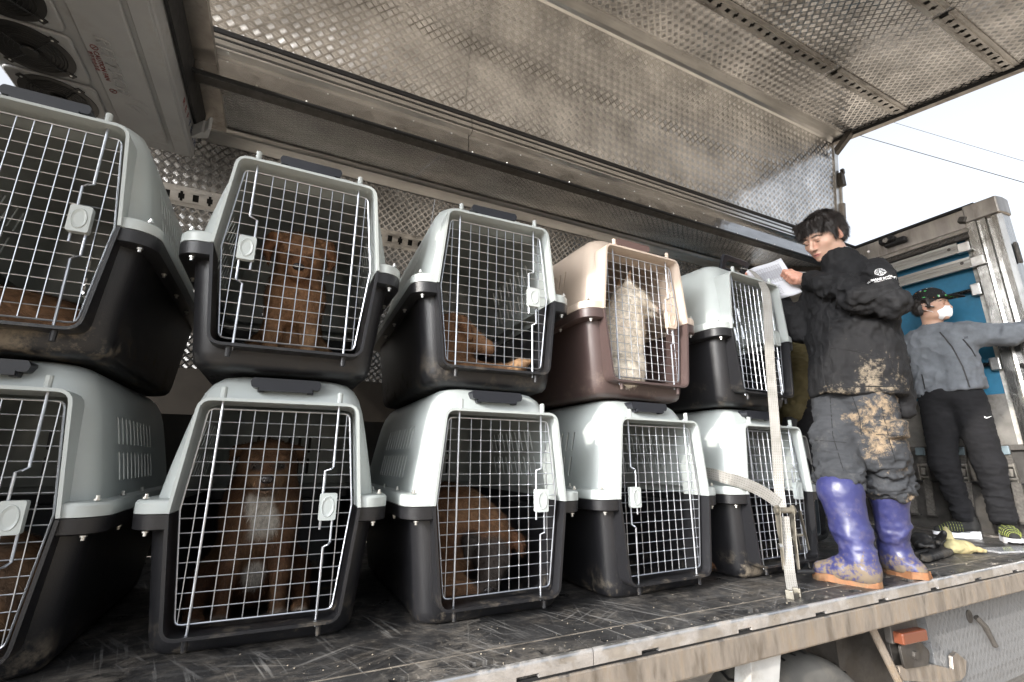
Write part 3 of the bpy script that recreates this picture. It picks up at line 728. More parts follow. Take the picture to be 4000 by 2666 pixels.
# ================================================================ implicit surfaces for bodies and cloth
def vnoise(P, seed=0):
    """smooth value noise in [0,1] for an (N,3) array"""
    P = np.asarray(P, dtype=np.float64)+seed*17.13; I = np.floor(P).astype(np.int64); f = P-I; f = f*f*(3-2*f); r = np.zeros(len(P))
    for dx in (0, 1):
        for dy in (0, 1):
            for dz in (0, 1):
                hsh = ((I[:, 0]+dx)*374761393+(I[:, 1]+dy)*668265263+(I[:, 2]+dz)*2147483647) & 0x7fffffff
                hsh = ((hsh ^ (hsh >> 13))*1274126177) & 0x7fffffff; hsh = (hsh ^ (hsh >> 16)) & 0xffff
                w = (f[:, 0] if dx else 1-f[:, 0])*(f[:, 1] if dy else 1-f[:, 1])*(f[:, 2] if dz else 1-f[:, 2]); r += w*hsh/65535.0
    return r
def fbm(P, seed=0, octv=3):
    s = 0; a = .5; t = 0
    for k in range(octv): s = s+a*vnoise(np.asarray(P)*2**k, seed+k); t += a; a *= .5
    return s/t
class SDF:
    def __init__(s, res): s.res = res; s.pr = []
    def cap(s, a, b, ra, rb=None, k=.03, sub=False):
        rb = ra if rb is None else rb; a, b = np.array(a, float), np.array(b, float)
        lo = np.minimum(a-ra, b-rb); hi = np.maximum(a+ra, b+rb)
        def f(P):
            ab = b-a; L = ab@ab; t = np.clip(((P-a)@ab)/max(L, 1e-9), 0, 1); return np.linalg.norm(P-a-t[..., None]*ab, axis=-1)-(ra+(rb-ra)*t)
        s.pr.append((f, lo, hi, k, sub)); return s
    def chain(s, pts, rs, k=.03):
        for i in range(len(pts)-1): s.cap(pts[i], pts[i+1], rs[i], rs[i+1], k)
        return s
    def ell(s, c, r, rot=(0, 0, 0), k=.03, sub=False):
        c, r = np.array(c, float), np.array(r, float); R = np.array(Euler(rot).to_matrix() if not isinstance(rot, Matrix) else rot); m = r.max()
        def f(P):
            q = (P-c)@R; k0 = np.linalg.norm(q/r, axis=-1); k1 = np.linalg.norm(q/(r*r), axis=-1); return np.where(k1 > 1e-9, k0*(k0-1)/np.maximum(k1, 1e-9), -r.min())
        s.pr.append((f, c-m, c+m, k, sub)); return s
    def box(s, c, hf, rot=(0, 0, 0), r=.01, k=.02, sub=False):
        c, hf = np.array(c, float), np.array(hf, float); R = np.array(Euler(rot).to_matrix() if not isinstance(rot, Matrix) else rot); m = np.linalg.norm(hf)+r
        def f(P):
            q = np.abs((P-c)@R)-hf+r; return np.linalg.norm(np.maximum(q, 0), axis=-1)+np.minimum(q.max(-1), 0)-r
        s.pr.append((f, c-m, c+m, k, sub)); return s
    def mesh(s):
        h = s.res; add = [p for p in s.pr if not p[4]]
        lo = np.min([p[1] for p in add], 0)-3*h; hi = np.max([p[2] for p in add], 0)+3*h
        n = np.ceil((hi-lo)/h).astype(int)+1; F = np.full(tuple(n), .2)
        ax = [lo[i]+h*np.arange(n[i]) for i in range(3)]
        for f, a, b, k, sub in s.pr:
            mg = k*1.2+2*h
            i0 = np.clip(np.floor((a-mg-lo)/h).astype(int), 0, n-1); i1 = np.clip(np.ceil((b+mg-lo)/h).astype(int)+1, 1, n)
            if np.any(i1 <= i0): continue
            sl = tuple(slice(i0[i], i1[i]) for i in range(3))
            G = np.stack(np.meshgrid(*[ax[i][sl[i]] for i in range(3)], indexing='ij'), -1); d = f(G); c = F[sl]
            if sub:
                hh = np.clip(.5-.5*(c+d)/max(k, 1e-6), 0, 1); F[sl] = c*(1-hh)+(-d)*hh+k*hh*(1-hh)
            else:
                hh = np.clip(.5+.5*(c-d)/max(k, 1e-6), 0, 1); F[sl] = c*(1-hh)+d*hh-k*hh*(1-hh)
        return nets(F, lo, h)
def nets(F, lo, h):
    S = F < 0; c = S[:-1, :-1, :-1].astype(np.int8)*0; offs = [(i, j, k) for i in (0, 1) for j in (0, 1) for k in (0, 1)]; n = F.shape
    for o in offs: c += S[o[0]:n[0]-1+o[0], o[1]:n[1]-1+o[1], o[2]:n[2]-1+o[2]]
    act = np.argwhere((c > 0) & (c < 8)); idx = -np.ones(c.shape, int); idx[tuple(act.T)] = np.arange(len(act))
    val = {o: F[act[:, 0]+o[0], act[:, 1]+o[1], act[:, 2]+o[2]] for o in offs}
    acc = np.zeros((len(act), 3)); cnt = np.zeros(len(act))
    for o in offs:
        for a in range(3):
            if o[a]: continue
            p = list(o); p[a] = 1; p = tuple(p); v0, v1 = val[o], val[p]; m = (v0 < 0) != (v1 < 0)
            t = np.where(m, v0/np.where(m, v0-v1, 1), 0); q = np.array(o, float)[None].repeat(len(act), 0); q[:, a] += t; acc[m] += q[m]; cnt[m] += 1
    V = lo+h*(act+acc/cnt[:, None]); Q = []
    for a in range(3):
        b, d = (a+1) % 3, (a+2) % 3; sl0 = [slice(None)]*3; sl1 = [slice(None)]*3; sl0[a] = slice(0, -1); sl1[a] = slice(1, None)
        e = np.argwhere(S[tuple(sl0)] != S[tuple(sl1)]); e = e[(e[:, b] > 0) & (e[:, d] > 0) & (e[:, b] < n[b]-1) & (e[:, d] < n[d]-1)]
        def at(db, dd): q = e.copy(); q[:, b] += db; q[:, d] += dd; return idx[tuple(q.T)]
        q = np.stack([at(-1, -1), at(0, -1), at(0, 0), at(-1, 0)], 1); ins = S[tuple(e.T)]; q[~ins] = q[~ins][:, ::-1]; Q.append(q)
    return V, np.concatenate(Q)
def np_mesh(name, V, Q, mat=None, smooth=True):
    me = bpy.data.meshes.new(name); Q = np.asarray(Q); k = Q.shape[1]
    me.vertices.add(len(V)); me.vertices.foreach_set('co', np.asarray(V, np.float32).ravel())
    me.loops.add(Q.size); me.loops.foreach_set('vertex_index', Q.ravel().astype(np.int32))
    me.polygons.add(len(Q)); me.polygons.foreach_set('loop_start', np.arange(0, Q.size, k, dtype=np.int32))
    me.update(calc_edges=True); me.validate()
    if mat: me.materials.append(mat)
    if smooth: me.shade_smooth()
    return me
def vnormals(V, Q):
    a, b, c, d = V[Q[:, 0]], V[Q[:, 1]], V[Q[:, 2]], V[Q[:, 3]]; fn = np.cross(c-a, d-b); N = np.zeros_like(V)
    for k in range(4): np.add.at(N, Q[:, k], fn)
    return N/np.maximum(np.linalg.norm(N, axis=1), 1e-12)[:, None]
def relax(V, Q, it=1, lam=.5):
    for _ in range(it):
        s = np.zeros_like(V); c = np.zeros(len(V))
        for k in range(4):
            a, b = Q[:, k], Q[:, (k+1) % 4]; np.add.at(s, a, V[b]); np.add.at(c, a, 1); np.add.at(s, b, V[a]); np.add.at(c, b, 1)
        V = V+lam*(s/c[:, None]-V)
    return V
def set_col(me, C, name='Col'):
    at = me.color_attributes.new(name, 'FLOAT_COLOR', 'POINT'); A = np.ones((len(me.vertices), 4), np.float32); A[:, :3] = C; at.data.foreach_set('color', A.ravel())
def vcol_mat(name, rough=.6, bump=.2, bscale=200, var=.2, nscale=40, spec=.3, sss=0.0):
    t = NT(name); a = t.new('Attribute', attribute_name='Col'); co = t.coord('Object')
    v = t.ramp(t.noise(co, nscale, 5, .65), [(.25, 1-var), (.75, 1+var)])
    c = t.mix(1.0, a.outputs['Color'], v, 'MULTIPLY')
    m = t.set(c, rough, 0, t.bump(t.noise(co, bscale, 3), bump, .002) if bump else None, Specular_IOR_Level=spec)
    if sss: t.p.inputs['Subsurface Weight'].default_value = sss; t.p.inputs['Subsurface Radius'].default_value = (.012, .005, .003); t.p.inputs['Subsurface Scale'].default_value = .6
    return m
def sm(x, a, b): t = np.clip((x-a)/(b-a), 0, 1); return t*t*(3-2*t)
def fur_mesh(name, V, Q, C, count, length, width, flow, mat, lift=.35, seed=1, mask=None, clump=9.0):
    """short hairs: one slim triangle each, lying along the flow direction over the skin"""
    rg = np.random.RandomState(seed); N = vnormals(V, Q); a, b, c, d = (V[Q[:, k]] for k in range(4)); ar = np.linalg.norm(np.cross(c-a, d-b), axis=1)
    if mask is not None: ar = ar*np.clip(mask[Q].mean(1), 0, 1)
    f = rg.choice(len(Q), count, p=ar/ar.sum()); u, w = rg.rand(count, 1), rg.rand(count, 1)
    P = (a[f]*(1-u)+b[f]*u)*(1-w)+(d[f]*(1-u)+c[f]*u)*w; n = N[Q[f]].mean(1); n /= np.linalg.norm(n, axis=1)[:, None]
    fl = flow(P); cl = np.stack([vnoise(P*clump*9, s)-.5 for s in (3, 4, 5)], 1); fl = fl+cl*1.3+rg.randn(count, 3)*.18
    t = fl-(fl*n).sum(1)[:, None]*n; t /= np.maximum(np.linalg.norm(t, axis=1), 1e-6)[:, None]
    lf = lift*(.6+.8*rg.rand(count, 1)); dr = t*(1-lf)+n*lf; L = length*(.55+.8*rg.rand(count, 1)); W = width*(.7+.6*rg.rand(count, 1))
    sd = np.cross(dr, n); sd /= np.maximum(np.linalg.norm(sd, axis=1), 1e-6)[:, None]
    VV = np.empty((count*3, 3)); VV[0::3] = P-sd*W/2-n*.002; VV[1::3] = P+sd*W/2-n*.002; VV[2::3] = P+dr*L
    me = np_mesh(name, VV, np.arange(count*3).reshape(-1, 3), mat, smooth=False)
    tone = .7+.6*vnoise(P*85, 6)[:, None]; cc = C[Q[f]].mean(1)*tone*(.65+.6*rg.rand(count, 1)); CC = np.repeat(cc, 3, axis=0); CC[2::3] *= 1.12; set_col(me, CC)
    return me
# ================================================================ dogs
M['coat'] = vcol_mat('dog_coat', .75, .5, 160, .5, 55, .25)
M['hair'] = vcol_mat('dog_hair', .65, 0, 1, .25, 60, .35)
M['nose'] = simple('wet_dog_nose', (.02, .016, .016), .25)
M['eye'] = simple('dark_dog_eye', (.012, .007, .004), .06)
def make_dog(key, label, build, color, flow, eyes=(), nose=None, res=.0065, hairs=20000, hl=.022, hw=.0022, name='dog', lift=.3, loc=(0, 0, 0), rz=0.0):
    s = SDF(res); build(s); V, Q = s.mesh(); V = relax(V, Q, 2); C = color(V)
    root = empty(name, loc, rz); tag(root, label, 'dog', 'dogs inside the crates')
    me = np_mesh('body', V, Q, M['coat']); set_col(me, C); b = link('body', me, root)
    link('fur', fur_mesh('fur', V, Q, C, hairs, hl, hw, flow, M['hair'], lift, seed=len(label)), b)
    for p, r in eyes:
        MB().lathe([(.001, -r), (r*.7, -r*.7), (r, 0), (r*.7, r*.7), (.001, r)], 10, p).obj('eye', M['eye'], b, smooth=180)
    if nose:
        p, r = nose; sn = SDF(.0025); sn.ell(p, r).ell((p[0]-r[0]*.45, p[1]-r[1]*.9, p[2]-r[2]*.1), (r[0]*.22,)*3, k=.002, sub=True).ell((p[0]+r[0]*.45, p[1]-r[1]*.9, p[2]-r[2]*.1), (r[0]*.22,)*3, k=.002, sub=True)
        vv, qq = sn.mesh(); link('nose', np_mesh('nose', vv, qq, M['nose']), b)
    return root
def down_flow(P): return np.tile(np.array([0, -.25, -1.0]), (len(P), 1))
TAN = np.array((.225, .122, .064)); TAN_D = np.array((.105, .046, .021)); TAN_L = np.array((.36, .22, .12)); WHT = np.array((.70, .65, .57)); BLK = np.array((.022, .018, .016)); CRM = np.array((.60, .52, .40))
def lerp(a, b, t): return a*(1-t[:, None])+b*t[:, None]
def base_col(V, a, b, sc=9, seed=2): return lerp(np.tile(a, (len(V), 1)), np.tile(b, (len(V), 1)), sm(fbm(V*sc, seed), .35, .65))

# sitting dog facing -y; origin at the feet, head at height H
def sitting(s, H, tilt=0.0, ear='drop', hx=0.0, slim=1.0):
    hz = H-.085
    s.ell((0, .16, .12), (.115*slim, .14, .12), k=.05)                                    # rump
    s.chain([(0, .13, .17), (0, .06, .30*H/.5), (hx*.4, .01, .40*H/.5)], [.115*slim, .10*slim, .078*slim], .05)      # trunk up to the neck
    s.ell((0, -.005, .27*H/.5), (.085*slim, .07, .10), k=.05)                                 # chest
    s.chain([(hx*.4, .01, .38*H/.5), (hx, -.01, hz)], [.068*slim, .062], .04)
    for q in (-1, 1):
        s.chain([(q*.062*slim, -.0, .26*H/.5), (q*.066*slim, -.03, .14), (q*.068*slim, -.045, .03)], [.040, .028, .022], .03)   # forelegs
        s.ell((q*.070*slim, -.075, .018), (.027, .042, .019), k=.02)
        for t in (-.5, 0, .5): s.ell((q*.070*slim+t*.028, -.105, .015), (.0095, .016, .013), k=.006)
        s.ell((q*.125*slim, .13, .085), (.045, .095, .075), k=.04)                       # thigh
        s.chain([(q*.135*slim, .05, .05), (q*.13*slim, -.03, .022)], [.03, .024], .03); s.ell((q*.128*slim, -.05, .018), (.026, .042, .018), k=.02)
    # head, nodded down by tilt about its centre
    Tm = dog_head(H, tilt, hx); R3 = Tm.to_3x3(); P = lambda x, y, z: tuple(Tm @ Vector((x, y, z))); E3 = lambda c, r, k=.03, sub=False: s.ell(P(*c), r, R3, k, sub)
    E3((0, 0, .012), (.080, .083, .070)); E3((0, -.040, -.010), (.064, .05, .048))
    s.cap(P(0, -.060, -.020), P(0, -.122, -.036), .045, .033, .025); E3((0, -.105, -.058), (.028, .042, .015), .012); E3((0, -.05, -.045), (.055, .045, .03))
    for q in (-1, 1):
        E3((q*.036, -.058, .024), (.022, .018, .013), .02); E3((q*.034, -.076, .008), (.011, .010, .008), .006, True); E3((q*.020, -.118, -.044), (.016, .022, .018), .015)
        if ear == 'drop': s.chain([P(q*.060, .015, .055), P(q*.096, .0, .052), P(q*.112, -.015, .006), P(q*.102, -.030, -.040)], [.020, .018, .017, .008], .012)
        elif ear == 'back': s.chain([P(q*.058, .035, .05), P(q*.098, .055, .040), P(q*.112, .070, .0)], [.022, .018, .008], .012)
        else: s.chain([P(q*.048, .015, .055), P(q*.055, .015, .12)], [.026, .006], .014)
def dog_head(H, tilt=0.0, hx=0.0): return Matrix.Translation(Vector((hx, -.015, H-.085))) @ Euler((tilt, 0, 0)).to_matrix().to_4x4()
def head_eyes(H, hx=0, tilt=0.0): T_ = dog_head(H, tilt, hx); return [(tuple(T_ @ Vector((q*.034, -.0735, .008))), .0115) for q in (-1, 1)]
def head_nose(H, hx=0, tilt=0.0): return (tuple(dog_head(H, tilt, hx) @ Vector((0, -.150, -.022))), (.019, .015, .014))
def in_head(V, H, tilt=0.0, hx=0.0): I = np.array(dog_head(H, tilt, hx).inverted()); return V@I[:3, :3].T+I[:3, 3]

# --- puppy in the upper second crate
H = .545; TU2 = .50
def colU2(V):
    C = base_col(V, TAN*.85, TAN*1.25); n = len(V); h = in_head(V, H, TU2); one = lambda c: np.tile(c, (n, 1))
    C = lerp(C, one(TAN_L), sm(fbm(V*5, 5), .42, .65)*.7*sm(-V[:, 2], -.42, -.30))
    hd = sm(-np.linalg.norm(h, axis=1), -.17, -.13)
    C = lerp(C, one(TAN_D*1.5), sm(-h[:, 1], .075, .115)*hd*.75); C = lerp(C, one(BLK), sm(-np.abs(h[:, 2]+.052+.3*np.abs(h[:, 0])), -.005, -.002)*sm(-h[:, 1], .08, .10)*hd)
    C = lerp(C, one(TAN_D*1.3), sm(np.abs(h[:, 0]), .082, .10)*hd*.85); C = lerp(C, one(TAN_D*1.2), sm(-np.abs(h[:, 0]), -.012, -.003)*sm(h[:, 2], .02, .05)*hd*.4)
    for q in (-1, 1): C = lerp(C, one(TAN_D*.7), sm(-np.hypot((h[:, 0]-q*.034)/.020, (h[:, 2]-.008)/.013), -1.2, -.6)*sm(-h[:, 1], .05, .06)*hd*.8)
    return C
make_dog('U2', 'brown puppy sitting upright in the second upper crate', lambda s: sitting(s, H, TU2, ear='drop', slim=.92), colU2, down_flow, head_eyes(H, 0, TU2), (head_nose(H, 0, TU2)[0], (.020, .014, .014)), loc=(.0, 1.82, .762+.018), rz=-.02)
# --- dog with the white chest on the floor
H2 = .545
def colL2(V):
    C = base_col(V, TAN_D*.55, TAN*.45); n = len(V); one = lambda c: np.tile(c, (n, 1)); h = in_head(V, H2, .12); hd = sm(-np.linalg.norm(h, axis=1), -.17, -.13)
    w = sm(-np.abs(V[:, 0]+.012*np.sin(V[:, 2]*40)+(fbm(V*30, 3)-.5)*.03), -.050, -.028)*sm(V[:, 2], .22, .27)*sm(-V[:, 2], -.385, -.36)*sm(-V[:, 1], .02, .05); C = lerp(C, one(WHT*.50), w)
    p = sm(-V[:, 2], -.045, -.02)*sm(-V[:, 1], .06, .085); C = lerp(C, one(WHT*.5), p*.7)
    b = sm(-np.hypot(V[:, 0], (V[:, 2]-.12)*.7), -.040, -.022)*sm(-V[:, 1], -.06, .0); C = lerp(C, one(WHT*.40), b)
    C = lerp(C, one(TAN_L*.62), sm(-h[:, 1], .07, .10)*sm(-h[:, 2], -.0, .02)*hd*.6); C = lerp(C, one(BLK), sm(-h[:, 1], .135, .150)*hd)
    for q in (-1, 1): C = lerp(C, one(BLK*1.5), sm(-np.hypot((h[:, 0]-q*.034)/.022, (h[:, 2]-.010)/.014), -1.2, -.6)*sm(-h[:, 1], .05, .06)*hd)
    return lerp(C, one(BLK*2), sm(-h[:, 1], .09, .10)*sm(-np.abs(h[:, 2]+.055), -.010, -.005)*hd)
def bL2(s):
    sitting(s, H2, .12, ear='back', slim=1.12); T_ = dog_head(H2, .12); s.ell(tuple(T_ @ Vector((0, -.135, -.050))), (.020, .03, .008), T_.to_3x3(), k=.005, sub=True)
d_ = make_dog('L2', 'chestnut dog with a white chest sitting on the crate floor, mouth open', bL2, colL2, down_flow, head_eyes(H2, 0, .12), head_nose(H2, 0, .12), loc=(-.02, 1.82, .02), rz=.03)
# --- white dog in profile, facing +x
def bU4(s):
    s.ell((-.02, .05, .13), (.13, .12, .13), k=.05); s.chain([(-.03, .04, .16), (.0, .0, .30), (.02, -.01, .37)], [.115, .10, .085], .06)
    s.chain([(.01, .0, .34), (.045, -.01, .45)], [.082, .070], .05)
    for q, o in ((-1, 0), (1, .03)):
        s.chain([(.045, q*.05, .28), (.06, q*.05, .14), (.065, q*.05, .03)], [.042, .028, .022], .03); s.ell((.085, q*.05, .018), (.04, .026, .019), k=.02)
        s.ell((-.05, q*.10, .09), (.09, .045, .08), k=.04)
    s.ell((.062, -.01, .475), (.078, .068, .066), k=.03); s.ell((.105, -.01, .462), (.045, .052, .045), k=.03)
    s.chain([(.12, -.01, .452), (.195, -.01, .432)], [.040, .026], .025); s.ell((.17, -.01, .410), (.045, .022, .014), k=.012)
    for q in (-1, 1):
        s.chain([(.035, -.01+q*.042, .525), (.045, -.01+q*.052, .600)], [.027, .005], .012); s.ell((.055, -.012+q*.054, .555), (.012, .012, .035), k=.008, sub=True)
        s.ell((.112, -.01+q*.040, .485), (.010, .008, .008), k=.006, sub=True)
def colU4(V):
    C = base_col(V, WHT*1.05, WHT*1.22, 8); C = lerp(C, np.tile(TAN_L*.95, (len(V), 1)), sm(V[:, 2], .54, .565)*.9)
    C = lerp(C, np.tile(TAN_L*1.2, (len(V), 1)), sm(fbm(V*6, 9), .55, .75)*.2*sm(-V[:, 2], -.42, -.3)); mz = sm(V[:, 0], .185, .205); C = lerp(C, np.tile(np.array((.48, .36, .31)), (len(V), 1)), mz*.8)
    mo = sm(V[:, 0], .13, .15)*sm(-np.abs(V[:, 2]-.419+(V[:, 0]-.17)*.25), -.006, -.002); return lerp(C, np.tile(BLK*2, (len(V), 1)), mo)
d = make_dog('U4', 'white dog sitting in profile in the beige and brown crate', bU4, colU4, lambda P: np.tile(np.array([-.35, 0, -1.0]), (len(P), 1)), [((.112, -.01+q*.043, .485), .0105) for q in (-1, 1)], None, hairs=24000, hl=.024, loc=(1.385, 1.685, .762+.018), rz=-.16)
sn = SDF(.0025); sn.ell((.218, -.01, .436), (.014, .018, .014)); vv, qq = sn.mesh(); link('nose', np_mesh('nose', vv, qq, M['nose']), d.children[0])
# --- dog lying in the upper third crate, head to the left, one paw at the wires
def bU3(s):
    s.ell((-.02, .30, .13), (.13, .26, .125), k=.05); s.ell((-.05, .04, .12), (.11, .13, .11), k=.05)
    s.ell((-.05, -.02, .205), (.080, .088, .075), k=.04); s.ell((.01, -.05, .185), (.055, .05, .048), k=.03); s.chain([(.02, -.06, .172), (.085, -.09, .140)], [.042, .030], .025)
    s.chain([(-.065, -.075, .245), (-.03, -.112, .225), (.0, -.115, .165)], [.022, .024, .012], .014)
    s.chain([(-.06, -.01, .09), (.06, -.06, .045), (.17, -.085, .055)], [.048, .036, .030], .03); s.ell((.215, -.10, .075), (.045, .030, .030), (0, -.5, 0), k=.02)
    for t in (-1, 0, 1): s.ell((.25, -.10+t*.018, .092), (.018, .010, .011), (0, -.5, 0), k=.006)
    s.chain([(-.10, -.05, .07), (-.02, -.08, .04), (.05, -.09, .032)], [.042, .032, .026], .03)
def colU3(V):
    C = base_col(V, TAN*.75, TAN*1.05); C = lerp(C, np.tile(TAN_L*1.05, (len(V), 1)), sm(V[:, 0], .15, .20)); e = sm(-np.hypot(V[:, 0]+.02, V[:, 2]-.21), -.05, -.03)*sm(-V[:, 1], .09, .11); return lerp(C, np.tile(TAN_D, (len(V), 1)), e*.6)
make_dog('U3', 'brown dog lying in the third upper crate, pale paw at the door', bU3, colU3, lambda P: np.tile(np.array([-.8, .5, -.35]), (len(P), 1)), [((.045, -.088, .203), .010)], ((.105, -.105, .150), (.016, .014, .013)), loc=(.625, 1.75, .762+.03), rz=-.03)
# --- dark muzzled dog curled on the floor of the third lower crate
def bL3(s):
    s.ell((.0, .20, .20), (.16, .24, .19), k=.06); s.ell((.0, .04, .24), (.16, .15, .135), k=.06); s.ell((-.05, .02, .16), (.11, .12, .15), k=.05)
    s.ell((.10, -.05, .21), (.085, .085, .09), k=.05)
    s.chain([(.09, -.08, .20), (.085, -.12, .13), (.055, -.145, .055)], [.062, .052, .034], .03); s.ell((.085, -.10, .175), (.070, .062, .062), k=.03)
    s.chain([(.025, -.10, .225), (-.01, -.13, .20), (-.025, -.14, .15)], [.024, .026, .012], .014); s.chain([(.145, -.10, .215), (.185, -.12, .19), (.195, -.13, .15)], [.024, .024, .012], .014)
    s.chain([(-.13, -.02, .10), (-.06, -.10, .05), (.01, -.15, .03)], [.055, .042, .03], .04); s.chain([(-.12, .0, .12), (-.14, -.09, .045), (-.08, -.14, .03)], [.05, .042, .03], .04)
def colL3(V):
    C = base_col(V, TAN_D*.9, TAN*.8); r = np.linalg.norm((V-np.array((.07, -.14, .10)))/np.array((.085, .10, .13)), axis=1); C = lerp(C, np.tile(BLK*1.6, (len(V), 1)), sm(-r, -1.05, -.8)*.95)
    er = sm(-np.hypot(V[:, 0]+.01, V[:, 2]-.185), -.06, -.035)*sm(-V[:, 1], .10, .125); C = lerp(C, np.tile(BLK*1.5, (len(V), 1)), er); return lerp(C, np.tile(BLK*1.8, (len(V), 1)), sm(fbm(V*7, 4), .6, .8)*.5)
make_dog('L3', 'brown dog with a black muzzle curled up in the third floor crate', bL3, colL3, lambda P: np.tile(np.array([.5, -.3, -.8]), (len(P), 1)), [((.062, -.158, .165), .010), ((.118, -.155, .165), .010)], ((.045, -.172, .045), (.022, .016, .016)), loc=(.665, 1.80, .02), rz=.0, hairs=22000, hl=.024)
# --- dog looking out of the fifth floor crate
def colL5(V): C = base_col(V, TAN_D*.9, TAN*.9); return lerp(C, np.tile(BLK*2, (len(V), 1)), sm(-V[:, 1], .12, .15)*.8)
make_dog('L5', 'tan dog looking out of the floor crate behind the strap', lambda s: sitting(s, .57, .05, ear='drop', slim=1.05), colL5, down_flow, head_eyes(.57, 0, .05), head_nose(.57, 0, .05), loc=(1.985, 1.80, .02), rz=.35)
# --- two dogs of which only the back shows
def bU1(s): s.ell((-.07, .10, .10), (.24, .22, .115), k=.05); s.ell((.06, .10, .08), (.13, .16, .10), k=.05); s.ell((-.22, .0, .08), (.1, .12, .09), k=.05); s.chain([(.16, .02, .03), (.10, -.08, .025)], [.03, .025], .03); s.ell((.14, -.02, .06), (.06, .05, .05), k=.04)
make_dog('U1', 'rusty brown dog curled low in the far left upper crate', bU1, lambda V: base_col(V, TAN*.85, TAN*1.3, 7), lambda P: np.tile(np.array([.9, -.2, -.35]), (len(P), 1)), hairs=26000, hl=.028, hw=.0018, loc=(-.72, 1.80, .762+.018), lift=.22)
def bL1(s): s.ell((-.03, .10, .12), (.20, .20, .17), k=.05); s.ell((.05, .02, .13), (.13, .13, .13), k=.05); s.chain([(.06, -.02, .12), (.07, -.09, .03)], [.05, .03], .04); s.ell((-.12, -.03, .12), (.10, .10, .11), k=.05)
make_dog('L1', 'grizzled tan dog lying in the far left floor crate', bL1, lambda V: lerp(base_col(V, TAN*.8, TAN_L*.8, 6), np.tile(BLK*3, (len(V), 1)), sm(fbm(V*9, 8), .5, .7)*.7), lambda P: np.tile(np.array([.5, -.3, -.8]), (len(P), 1)), hairs=24000, hl=.028, hw=.0018, loc=(-.68, 1.78, .02), lift=.25)
# ================================================================ text as thin meshes
def text_mesh(name, body, size, ext=.0008, bold=0.0, shear=0.0, align='LEFT', spacing=1.0):
    cu = bpy.data.curves.new(name, 'FONT'); cu.body = body; cu.size = size; cu.extrude = ext; cu.offset = bold; cu.shear = shear; cu.align_x = align; cu.space_character = spacing; cu.resolution_u = 3
    o = bpy.data.objects.new(name, cu); COL.objects.link(o); dg = bpy.context.evaluated_depsgraph_get(); dg.update()
    me = bpy.data.meshes.new_from_object(o.evaluated_get(dg)); bpy.data.objects.remove(o); bpy.data.curves.remove(cu); return me
def place_text(me, p, u, v, mat, parent, name):
    """text x axis along u, y axis along v"""
    u, v = Vector(u).normalized(), Vector(v).normalized(); n = u.cross(v); R = Matrix((u, v, n)).transposed().to_4x4(); R.translation = Vector(p)
    me.transform(R); me.materials.clear(); me.materials.append(mat); return link(name, me, parent)

# ================================================================ refrigeration unit below the ceiling
M['cool'] = simple('off_white_fibreglass', (.33, .33, .33), .42, var=.10, nscale=4, bump=.06, bscale=600, dirt=(.30, .285, .26), dirt_amt=.25, dscale=4)
M['red_print'] = simple('red_print', (.17, .018, .016), .6); M['blue_print'] = simple('navy_print', (.02, .03, .10), .6)
cu = part(empty('cooling_unit')); cu.location = -TL
cu['label'] = 'off white refrigeration unit with black fan grilles hanging at the cab end'
ZU = 2.0
body = MB().prism(rnd_poly([(-1.158, 1.0), (-.552, 1.0), (-.552, 2.612), (-1.158, 2.612)], .025, 4), ZU+.004, ZU+.26, lambda x, y, t: (x, y, t)).obj('casing', M['cool'], cu, bevel=.012)
fy = [2.356, 2.083, 1.811, 1.538, 1.266]
cm = MB()
for y in fy: cm.lathe([(.117, -.2), (.117, .2)], 36, (-1.0, y, ZU))
cut(body, cm)
# raised pads: one round each fan, one for the lettering, separated by valleys
def pad(poly, holes=None, h=.012, name='raised_pad'):
    o = MB().prism(poly, ZU-h, ZU+.0035, lambda x, y, t: (x, y, t)).obj(name, M['cool'], cu, smooth=40)
    if holes:
        cm = MB()
        for hx, hy in holes: cm.lathe([(.1175, -.2), (.1175, .2)], 36, (hx, hy, ZU))
        cut(o, cm)
    b = o.modifiers.new('bevel', 'BEVEL'); b.width = .008; b.segments = 3; b.limit_method = 'ANGLE'; b.angle_limit = rad(60); return o
for y in fy: pad(rnd_poly([(-1.143, y-.129), (-.852, y-.129), (-.852, y+.129), (-1.143, y+.129)], .03, 4), [(-1.0, y)], .010)
pad(rnd_poly([(-.815, 1.02), (-.645, 1.02), (-.645, 2.52), (-.815, 2.52)], .012, 3), None, .012)
pad(rnd_poly([(-.628, 1.01), (-.560, 1.01), (-.560, 2.59), (-.628, 2.59)], .010, 3), None, .007)
M['fan_black'] = simple('black_fan_plastic', (.012, .012, .012), .45)
